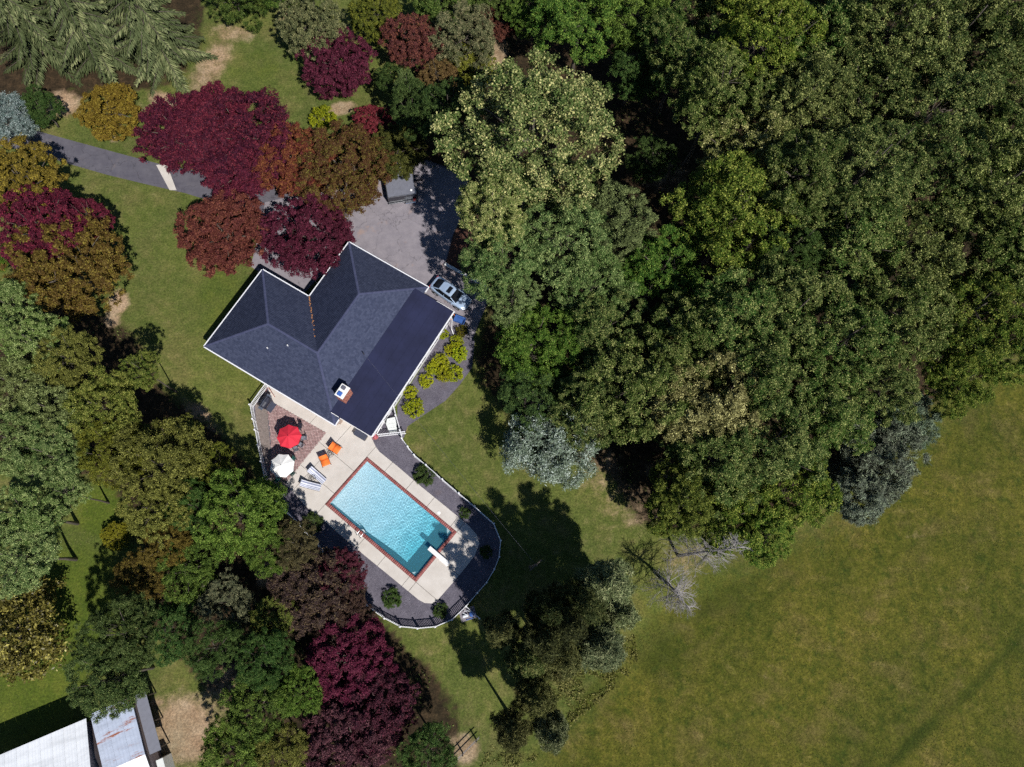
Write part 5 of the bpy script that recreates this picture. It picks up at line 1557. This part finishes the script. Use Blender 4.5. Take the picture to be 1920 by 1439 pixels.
# --- left wood
LP = 'pale grey-green trees on the left'
for x, y, r, z, l in ((25, 580, 66, 5, 'pale grey-green tree at the left edge, uppermost'), (70, 645, 74, 6, 'pale grey-green tree below the large rust maple'), (30, 720, 70, 6, 'pale grey-green tree at the left edge, second down'),
                      (100, 770, 70, 6, 'pale grey-green tree in the middle of the left wood'), (35, 830, 80, 6, 'pale grey-green tree at the left edge, third down'), (88, 850, 76, 6, 'pale grey-green tree with silvery top above the lower lawn'),
                      (35, 965, 80, 6, 'pale grey-green tree at the left edge, fourth down'), (30, 1042, 84, 6, 'pale grey-green tree at the left edge above the magnolia'), (122, 925, 48, 5, 'pale grey-green tree reaching over the lower lawn')):
    tree(x, y, r, z * 1.5, 'green', *PA_, l, LP)
for x, y, r, z, c, l in ((120, 670, 66, 6, OL, 'olive tree with brownish top in the left wood'), (190, 765, 78, 5.5, OL, 'olive-yellow tree on the shady edge of the left wood'), (265, 693, 42, 5, OL, 'small round olive tree standing out on the lawn edge'),
                         (205, 850, 74, 5, YG, 'yellow-green tree in the left wood'), (235, 810, 36, 4, YG, 'bright yellow-green tree in the left wood'), (350, 808, 34, 4, OL, 'small olive tree nearest the patio side of the left wood'),
                         (300, 870, 98, 5, OL, 'broad olive-tan tree above the lower lawn'), (395, 880, 56, 3.5, YG, 'dark yellowish tree beside the fence corner'), (288, 955, 70, 5, OL, 'olive-tan tree at the edge of the lower lawn'),
                         (365, 950, 60, 4, GD, 'dark green feathery tree left of the pool'), (450, 960, 90, 5, GR, 'leafy green tree overhanging the pool fence'), (492, 938, 46, 2.4, GR, 'leafy green tree at the patio fence corner'),
                         (555, 1020, 54, 4, (  (.06, .055, .02), (.12, .10, .04)), 'brown-olive tree leaning on the pool fence'), (500, 1030, 54, 4, GR, 'mid green tree below the leafy green one'),
                         (350, 1065, 74, 4, GR, 'green leafy tree in the middle of the lower left wood'), (268, 1080, 58, 4, OB, 'brown-olive tree beside the lower lawn'), (310, 1020, 54, 4, OB, 'brownish tan tree in the lower left wood'),
                         (420, 1130, 58, 4, (( .10, .10, .05), (.2, .19, .1)), 'sparse grey-branched tree in the lower left wood'), (512, 1155, 50, 3.5, OL, 'light olive tree next to the purple-brown maple'),
                         (315, 1185, 64, 4, GD, 'dark green tree above the straw path'), (400, 1215, 62, 6, GD, 'dark green tree shading the upper end of the straw path'), (490, 1235, 62, 6, GD, 'dark green tree left of the crimson maple'), (560, 1300, 52, 5, GR, 'green tree squeezed against the purple maples'), (225, 1190, 80, 7, ((.045, .076, .020), (.12, .15, .045)), 'tall green tree above the barn, upper one'), (195, 1275, 84, 7, ((.045, .076, .020), (.12, .15, .045)), 'tall green tree overhanging the barn roof'),
                         (485, 1330, 74, 5, GR, 'green tree at the bottom beside the purple maples'), (435, 1410, 72, 5, GR, 'green tree at the bottom edge beside the straw path'), (530, 1415, 56, 5, OL, 'olive-green tree at the bottom edge under the purple maple'), (805, 1415, 62, 5, GD, 'dark green tree at the bottom edge right of the purple maple')):
    tree(x, y, r, z * (1.55 if y < 1050 else 1.25), 'green', *c, l, 'green and olive trees on the left')
tree(218, 1005, 30, 1.2, 'maple', (.11, .115, .008), (.2, .19, .015), 'low lime-yellow shrub on the edge of the lower lawn', name='shrub', cat='shrub', hz=.7)
tree(35, 1180, 88, 4, 'magnolia', (.075, .085, .012), (.24, .21, .05), 'glossy yellow-green magnolia at the left edge', name='magnolia_tree')
tree(592, 1110, 92, 4, 'maple', (.055, .028, .024), (.10, .07, .035), 'brown-purple maple against the pool fence', name='maple_tree', hz=1.1)
tree(640, 1075, 50, 4, 'maple', *PU, 'small brown-purple maple touching the pool fence', name='maple_tree')
tree(645, 1160, 58, 4, 'maple', (.05, .03, .024), (.10, .06, .035), 'dusky brown maple between fence and crimson maple', name='maple_tree')
tree(650, 1240, 92, 4.4, 'maple', (.085, .013, .030), (.14, .03, .05), 'crimson-purple maple below the pool', name='maple_tree', hz=1.1)
tree(705, 1330, 84, 4.4, 'maple', *PU, 'dark plum maple below the crimson one', name='maple_tree', hz=1.2)
tree(650, 1400, 92, 4.6, 'maple', (.055, .018, .026), (.11, .045, .05), 'dark plum maple at the bottom edge', name='maple_tree', hz=1.2)
# --- tall pines that shade the deep end of the pool
PI_ = ((.120, .140, .060), (.27, .28, .14)); PM = ((.056, .066, .020), (.16, .155, .055)); PINE_SHADE = ((.028, .038, .012), (.085, .088, .03))  # darkest set has the shade of neighbouring trees put into its needle colour
for x, y, r, z, c, l in ((1142, 1096, 62, 9.5, PI_, 'pale sage pine nearest the dead trees'), (1130, 1215, 54, 8.5, PI_, 'pale sage pine, lower one of the two'), (1165, 1150, 40, 7, PI_, 'small pale sage pine between the other two'), (1092, 1140, 54, 9.5, PINE_SHADE, 'dark pine between the pool and the dead trees'),
                      (1062, 1172, 52, 9.5, PINE_SHADE, 'dark pine standing behind the pale sage ones'), (1030, 1150, 46, 9.0, PINE_SHADE, 'dark pine beside the utility pole'), (1022, 1205, 50, 9.5, PINE_SHADE, 'dark pine shading the deep end of the pool'), (1055, 1235, 46, 9.5, PM, 'olive pine touching the lower pale sage one'), (990, 1240, 46, 9.0, PM, 'olive pine in the lower half of the row'), (945, 1185, 36, 8.5, PM, 'olive pine close outside the pump corner'), (1010, 1310, 42, 9.5, PM, 'olive pine above the bottom scrub'), (962, 1375, 40, 9.5, PM, 'olive pine nearest the wooden fence'), (1035, 1375, 40, 8.5, PI_, 'pale sage pine at the bottom of the row')):  # the pump corner pine is added for the shade it casts
    dk = c is PINE_SHADE
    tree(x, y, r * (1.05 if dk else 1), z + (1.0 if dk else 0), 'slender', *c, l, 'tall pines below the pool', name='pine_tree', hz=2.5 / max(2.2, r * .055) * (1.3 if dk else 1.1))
# --- spruces at the top left
def spruce_mesh(seed, H, R):
    r = np.random.default_rng(seed)
    mb = MB()
    mb.tube([(0, 0, 0), (0, 0, H * .5), (0, 0, H)], [.32, .2, .02], 8)
    tw_c, tw_d, tw_l, tw_t = [], [], [], []
    z = 1.3
    a0 = 0
    while z < H - .4:
        Lb_ = R * (1 - z / H) ** .75 * r.uniform(.85, 1.1)
        nb_ = 6
        for k in range(nb_):
            a = a0 + 2 * math.pi * k / nb_ + r.uniform(-.25, .25)
            L_ = Lb_ * r.uniform(.8, 1.12)
            d = np.array([math.cos(a), math.sin(a), 0]); s = np.array([-d[1], d[0], 0])
            pts = []
            for f in np.linspace(0, 1, 6):
                pts.append(d * L_ * f + np.array([0, 0, z + .25 * L_ * f - .62 * L_ * f * f + .16 * L_ * f ** 4]))
            mb.tube([tuple(p) for p in pts], [.07, .055, .045, .03, .02, .01], 4, False)
            n = int(L_ / .11)
            tone = r.uniform(0, 1)
            for q in range(n):
                f = .12 + .88 * (q + r.uniform(0, 1)) / n
                x = f * 5; i = min(int(x), 4); p = pts[i] * (1 - (x - i)) + pts[i + 1] * (x - i)
                for sg in (-1, 1):
                    dirv = d * r.uniform(.45, .9) + s * sg * r.uniform(.5, 1.0) + np.array([0, 0, -r.uniform(.15, .7)])
                    dirv /= np.linalg.norm(dirv)
                    tw_c.append(p); tw_d.append(dirv); tw_l.append(min(1.15, .35 + .9 * (1 - f) * L_ / 3.2) * r.uniform(.7, 1.2)); tw_t.append(.5 * tone + r.uniform(0, .5))
        z += r.uniform(.62, .85); a0 += 1.1
    c = np.array(tw_c); d = unit(np.array(tw_d)); l = np.array(tw_l)[:, None]; t = np.array(tw_t)
    n = len(c)
    w = r.uniform(.045, .085, (n, 1))
    # each twig: a drooping needle spray made of two crossed blades
    sagz = np.array([0, 0, -1]) * l * .25
    s1 = unit(np.cross(d, np.array([0, 0, 1.0]))); s2 = unit(np.cross(d, s1))
    Vs = []; nq = 0; Fs = []; Ts = []
    for s in (s1, unit(s2 + s1 * .3)):
        mid = c + d * l * .55 + sagz * .25; tip = c + d * l + sagz
        V = np.stack([c, mid + s * w, tip, mid - s * w], 1).reshape(-1, 3)
        Vs.append(V); Fs.append(np.arange(n * 4).reshape(n, 4) + nq); nq += n * 4; Ts.append(t)
    T = np.concatenate(Ts)
    cm = np_mesh('crown', np.vstack(Vs), np.vstack(Fs), M['needle'], {'tone': T, 'bough': r.uniform(0, 1, len(T))})
    return cm, mb.mesh('trunk', M['bark'])
sp = [spruce_mesh(5, 17, 5.6), spruce_mesh(6, 16, 5.2)]
for i, (x, y, s, l) in enumerate(((318, 118, 1.0, 'drooping green spruce nearest the sunny upper lawn'), (205, 118, 1.05, 'drooping green spruce in the middle of the spruce group'), (95, 110, .95, 'drooping green spruce nearest the silvery tree'), (250, 10, 1.0, 'drooping green spruce at the top edge, behind the others'), (30, 30, 1.0, 'drooping green spruce in the top left corner'))):
    p = at(x, y)
    t = thing('spruce_tree', l, 'tree', (p.x, p.y, 0), i * 1.7, 'drooping spruces at the top left')
    cm, tm = sp[i % 2]
    o = bpy.data.objects.new('crown', cm); link(o, t); o.scale = (s, s, s); o.color = (.080, .104, .040, 1); o['tip'] = [.19, .20, .095]
    o = bpy.data.objects.new('trunk', tm); link(o, t); o.scale = (s, s, s)

# --- dead trees
def dead_mesh(seed, H, lean):
    r = random.Random(seed)
    mb = MB()
    tr = [Vector((lean[0] * f ** 1.4, lean[1] * f ** 1.4, H * f)) for f in np.linspace(0, 1, 8)]
    mb.tube(tr, [.17 * (1 - .85 * k / 7) for k in range(8)], 6)
    lb = MB()
    def twig(p, d, L, rad, lev):
        q = p + d * L * .5 + Vector((r.uniform(-.1, .1), r.uniform(-.1, .1), -.05)) * L
        e = p + d * L + Vector((0, 0, -.12)) * L
        lb.tube([p, q, e], [rad, rad * .7, rad * .25], 3, False)
        if lev > 0:
            for k in range(5 if lev > 1 else 4):
                f = r.uniform(.25, 1); b = p.lerp(e, f)
                dd = (d + Vector((r.uniform(-1, 1), r.uniform(-1, 1), r.uniform(-.5, .5))) * .8).normalized()
                twig(b, dd, L * r.uniform(.3, .6), rad * .5, lev - 1)
    for k in range(60):
        f = r.uniform(.22, 1); i = f * 7; j = min(int(i), 6); p = tr[j].lerp(tr[j + 1], i - j)
        a = r.uniform(0, 2 * math.pi)
        twig(p, Vector((math.cos(a), math.sin(a), r.uniform(-.15, .4))).normalized(), 2.1 * (1.15 - f) + .35, .035, 2)
    return mb.mesh('trunk', M['dead_wood'], True), lb.mesh('branches', M['dead_wood'])
for x, y, H_, lean, lab in ((1271, 1042, 10.5, (2.6, .3), 'bare grey dead tree at the wood edge, larger one'), (1238, 1084, 8.0, (.3, -2.6), 'bare grey dead tree at the wood edge, smaller one')):
    p = at(x, y)
    t = thing('dead_tree', lab, 'tree', (p.x, p.y, 0), 0, 'bare dead trees')
    a, b = dead_mesh(int(x), H_, lean)
    link(bpy.data.objects.new('trunk', a), t); link(bpy.data.objects.new('branches', b), t)

# --- shrubs
LIME = ((.22, .26, .010), (.42, .42, .02))
for x, y, r, l in ((831, 627, 12, 'lime shrub pressed against the low roof, uppermost'), (856, 641, 15, 'lime shrub nearest the garden cart'), (846, 657, 15, 'lime shrub in the upper pair of the planting bed'), (862, 665, 18, 'lime shrub on the shady side of the planting bed'),
                   (826, 680, 20, 'largest lime shrub in the middle of the planting bed'), (812, 692, 16, 'lime shrub left of the largest one'), (834, 703, 17, 'lime shrub below the largest one'), (853, 701, 19, 'lime shrub at the lawn edge of the planting bed'),
                   (799, 715, 16, 'round lime shrub standing alone in the gravel'), (769, 736, 16, 'lime shrub, second up from the pool end'), (775, 766, 22, 'large round yellow-lime shrub at the pool end of the bed')):
    tree(x, y, r * .88, r * .052 * .5, 'shrub', *LIME, l, 'lime shrubs along the low roof', name='shrub', cat='shrub')
tree(866, 621, 12, .4, 'shrub', (.09, .08, .01), (.16, .13, .015), 'small yellowish shrub in the shade of the wood', name='shrub', cat='shrub')
tree(606, 222, 26, .8, 'shrub', (.16, .19, .008), (.30, .30, .012), 'bright lime shrub behind the burgundy maples', name='shrub', cat='shrub')
for x, y, r, l in ((795, 891, 20, 'round dark green shrub in the gravel right of the pool'), (735, 1123, 18, 'round dark green shrub in the gravel below the pool'), (585, 981, 20, 'shaded green shrub in the gravel left of the pool'),
                   (662, 1055, 11, 'small light green shrub in the gravel left of the pool'), (872, 962, 11, 'shaded shrub in the gravel at the upper right of the deck'), (911, 1035, 12, 'small shrub in the shade of the rounded deck end'), (826, 1146, 14, 'small shrub in the shade near the pump corner')):
    tree(x, y, r * 1.05, .4, 'juniper', (.032, .062, .014), (.075, .11, .03), l, 'shrubs in the pool gravel', name='shrub', cat='shrub')

# ================================================================== GRASS, STONES (uncountable)
def scatter(n, lo, hi, seed):
    r = np.random.default_rng(seed)
    P = np.column_stack([r.uniform(lo[0], hi[0], n), r.uniform(lo[1], hi[1], n)])
    return P, to_px(P), r
P, X, r = scatter(420000, (-56, -19), (70, 73), 3)
keep = (X[:, 0] > -30) & (X[:, 0] < 1950) & (X[:, 1] > -30) & (X[:, 1] < 1470)
fpx = [tuple(q) for q in to_px(np.array([[p.x, p.y] for p in FENCE]))] + [(640, 700)]
hp = []
for u, v in (pA, pI, (LO_, V0), (LO_, V1), pE, pD, pC, pB):
    q = Matrix.Rotation(HANG, 3, 'Z') @ Vector((u, v, 0)) + Vector((HO.x, HO.y, 0)); hp.append((q.x, q.y))
for poly in (DRIVE, APRON, GARDEN, fpx, to_px(np.array(hp)), [(836, 494), (925, 538), (960, 500), (960, 440), (900, 390), (872, 402), (850, 440)]):
    keep &= ~inside(X, poly)
keep &= ellipses(X, SOIL) < r.uniform(.15, .9, len(X))
wd_ = np.clip(sum(soft(X, w, 34) for w in WOODS), 0, 1)
keep &= wd_ < r.uniform(.2, .8, len(X))
P, X = P[keep], X[keep]
mead = soft(X, MEADOW, 70) > r.uniform(.15, .85, len(X))
n = len(P)
# clumpy heights
cl = .5 + .5 * np.sin(P[:, 0] * .9 + 2 * np.sin(P[:, 1] * .6)) * np.sin(P[:, 1] * 1.1 + 1.5 * np.sin(P[:, 0] * .5))
h = np.where(mead, .025 + .05 * cl * r.uniform(.3, 1, n), .02 + .025 * cl)
w = np.where(mead, .055, .04) * r.uniform(.7, 1.4, n)
a = r.uniform(0, 2 * np.pi, n)
lean = np.column_stack([np.cos(a), np.sin(a)]) * (h * r.uniform(1.0, 2.6, n))[:, None]
sd = np.column_stack([-np.sin(a), np.cos(a)]) * w[:, None]
msoft = soft(X, MEADOW, 70)
zz_g = np.sin(P[:, 0] * .21 + 1.3) * np.cos(P[:, 1] * .17) * .07 + np.sin(P[:, 0] * .63 + P[:, 1] * .47) * .03
zg = np.clip((msoft - .45) / .55, 0, 1) * (zz_g - .10)
zb = zg - .02
V = np.stack([np.column_stack([P - sd, zb]), np.column_stack([P + sd, zb]), np.column_stack([P + lean, h + zg])], 1).reshape(-1, 3)
F = np.arange(n * 3).reshape(n, 3)
def grass_mat(name, c1, c2, c3):
    m, N, L, B = new_mat(name)
    at_ = N.new('ShaderNodeAttribute'); at_.attribute_name = 'tone'
    rp = N.new('ShaderNodeValToRGB'); e = rp.color_ramp.elements; e.new(.5)
    for i, (p_, c_) in enumerate(((0, c1), (.55, c2), (1, c3))): e[i].position = p_; e[i].color = rgb(*c_)
    L.new(at_.outputs['Fac'], rp.inputs['Fac']); L.new(rp.outputs['Color'], B.inputs['Base Color'])
    B.inputs['Roughness'].default_value = .7; B.inputs['Specular IOR Level'].default_value = .2
    return m
M['lawn_grass'] = grass_mat('lawn_grass', (.066, .086, .018), (.12, .125, .036), (.21, .18, .08))
M['meadow_grass'] = grass_mat('meadow_grass', (.044, .060, .006), (.092, .094, .013), (.18, .155, .042))
big = .5 + .5 * np.sin(P[:, 0] * .23 + 1.7 * np.sin(P[:, 1] * .19)) * np.cos(P[:, 1] * .27 + 1.1 * np.sin(P[:, 0] * .31))
tone = np.clip(r.uniform(0, .75, n) + .35 * (big - .4), 0, 1)
for sel, nm, lab in ((~mead, 'lawn_grass', 'short mown grass of the lawns around the house'), (mead, 'meadow_grass', 'rough olive-brown grass of the open meadow')):
    idx = np.where(sel)[0]
    Vv = V.reshape(n, 3, 3)[idx].reshape(-1, 3)
    o = link(bpy.data.objects.new('grass', np_mesh('grass', Vv, np.arange(len(idx) * 3).reshape(-1, 3), M[nm], {'tone': tone[idx]})))
    tag(o, lab, 'grass', kind='stuff')
# low scrub and undergrowth
def undergrowth(polys, dens, hmax, base, tip, label, seed, scale=.55, thr=0.0, ln=.16):
    r = np.random.default_rng(seed)
    allp = []
    for poly in polys:
        w3 = np.array([at(x, y)[:2] for x, y in poly])
        lo, hi = w3.min(0), w3.max(0)
        n = int(dens * (hi - lo).prod())
        Q = np.column_stack([r.uniform(lo[0], hi[0], n), r.uniform(lo[1], hi[1], n)])
        allp.append(Q[inside(Q, w3)])
    Q = np.vstack(allp)
    f = np.sin(Q[:, 0] * 1.3 * scale * 2 + 2.2 * np.sin(Q[:, 1] * .9 * scale * 2)) * np.sin(Q[:, 1] * 1.5 * scale * 2 + 1.9 * np.sin(Q[:, 0] * .8 * scale * 2 + 1)) + .5 * np.sin(Q[:, 0] * 4.1 + 3 * np.sin(Q[:, 1] * 2.3)) * np.sin(Q[:, 1] * 3.7)
    k = f + r.normal(size=len(Q)) * .25 > thr
    Q = Q[k]; f = f[k]
    z = np.clip(f - thr, .05, 1.2) * hmax * np.sqrt(r.uniform(.05, 1, len(Q)))
    nn = unit(r.normal(size=(len(Q), 3)) * .6 + np.array([0, 0, .7]))
    V, F = leaf_quads(np.column_stack([Q, z]), nn, ln, ln * .55, r)
    tone = r.uniform(0, 1, len(Q))
    o = link(bpy.data.objects.new('undergrowth', np_mesh('undergrowth', V, F, M['leaf'], {'tone': tone, 'bough': np.clip(f * .5 + .3, 0, 1)})))
    o.color = base + (1,); o['tip'] = list(tip)
    tag(o, label, 'undergrowth', kind='stuff')
undergrowth([[(1000, 1250), (1090, 1230), (1190, 1190), (1200, 1250), (1130, 1310), (1060, 1370), (990, 1439), (900, 1439), (930, 1370), (960, 1310)]], 130, .26, (.080, .086, .016), (.20, .18, .06), 'low olive scrub between the pines and the meadow', 81, .45, -.1)
undergrowth([WOODS[0], WOODS[1]], 16, .7, (.040, .060, .014), (.10, .12, .03), 'dark leafy undergrowth on the floor of the woods', 82, .4, .25, .2)
# gravel stones in the pool yard and the planting bed
P, X, r = scatter(200000, (-26, -6), (6, 28), 9)
g1 = inside(P, np.array([[p.x, p.y] for p in FENCE])) & ~inside(X, DECK) & ~inside(X, PATIO) & ~inside(X, strip)
g2 = inside(X, GARDEN)
keep = (g1 | g2) & ~inside(P, np.array(hp))
P = P[keep]; n = len(P)
s = r.uniform(.018, .045, n)[:, None]
V = []
b3 = np.column_stack([P, np.full(n, .012)])
ang0 = r.uniform(0, 6.28, n)
for k in range(3):
    aa2 = ang0 + k * 2.094
    V.append(b3 + np.column_stack([np.cos(aa2), np.sin(aa2), np.zeros(n)]) * s)
V.append(b3 + np.column_stack([r.uniform(-.3, .3, n), r.uniform(-.3, .3, n), np.full(n, .8)]) * s)
V = np.stack(V, 1).reshape(-1, 3)
i4 = np.arange(n)[:, None] * 4
F = np.vstack([i4 + np.array([[0, 1, 3]]), i4 + np.array([[1, 2, 3]]), i4 + np.array([[2, 0, 3]])])
tt = r.uniform(0, 1, n)
M['stone'] = tone_mat('gravel_stone', (.05, .046, .062), (.22, .20, .235), .85)
o = link(bpy.data.objects.new('gravel_stones', np_mesh('gravel_stones', V, F, M['stone'], {'tone': np.concatenate([tt] * 3)})))
tag(o, 'loose dark gravel stones around the pool deck', 'gravel', kind='stuff')
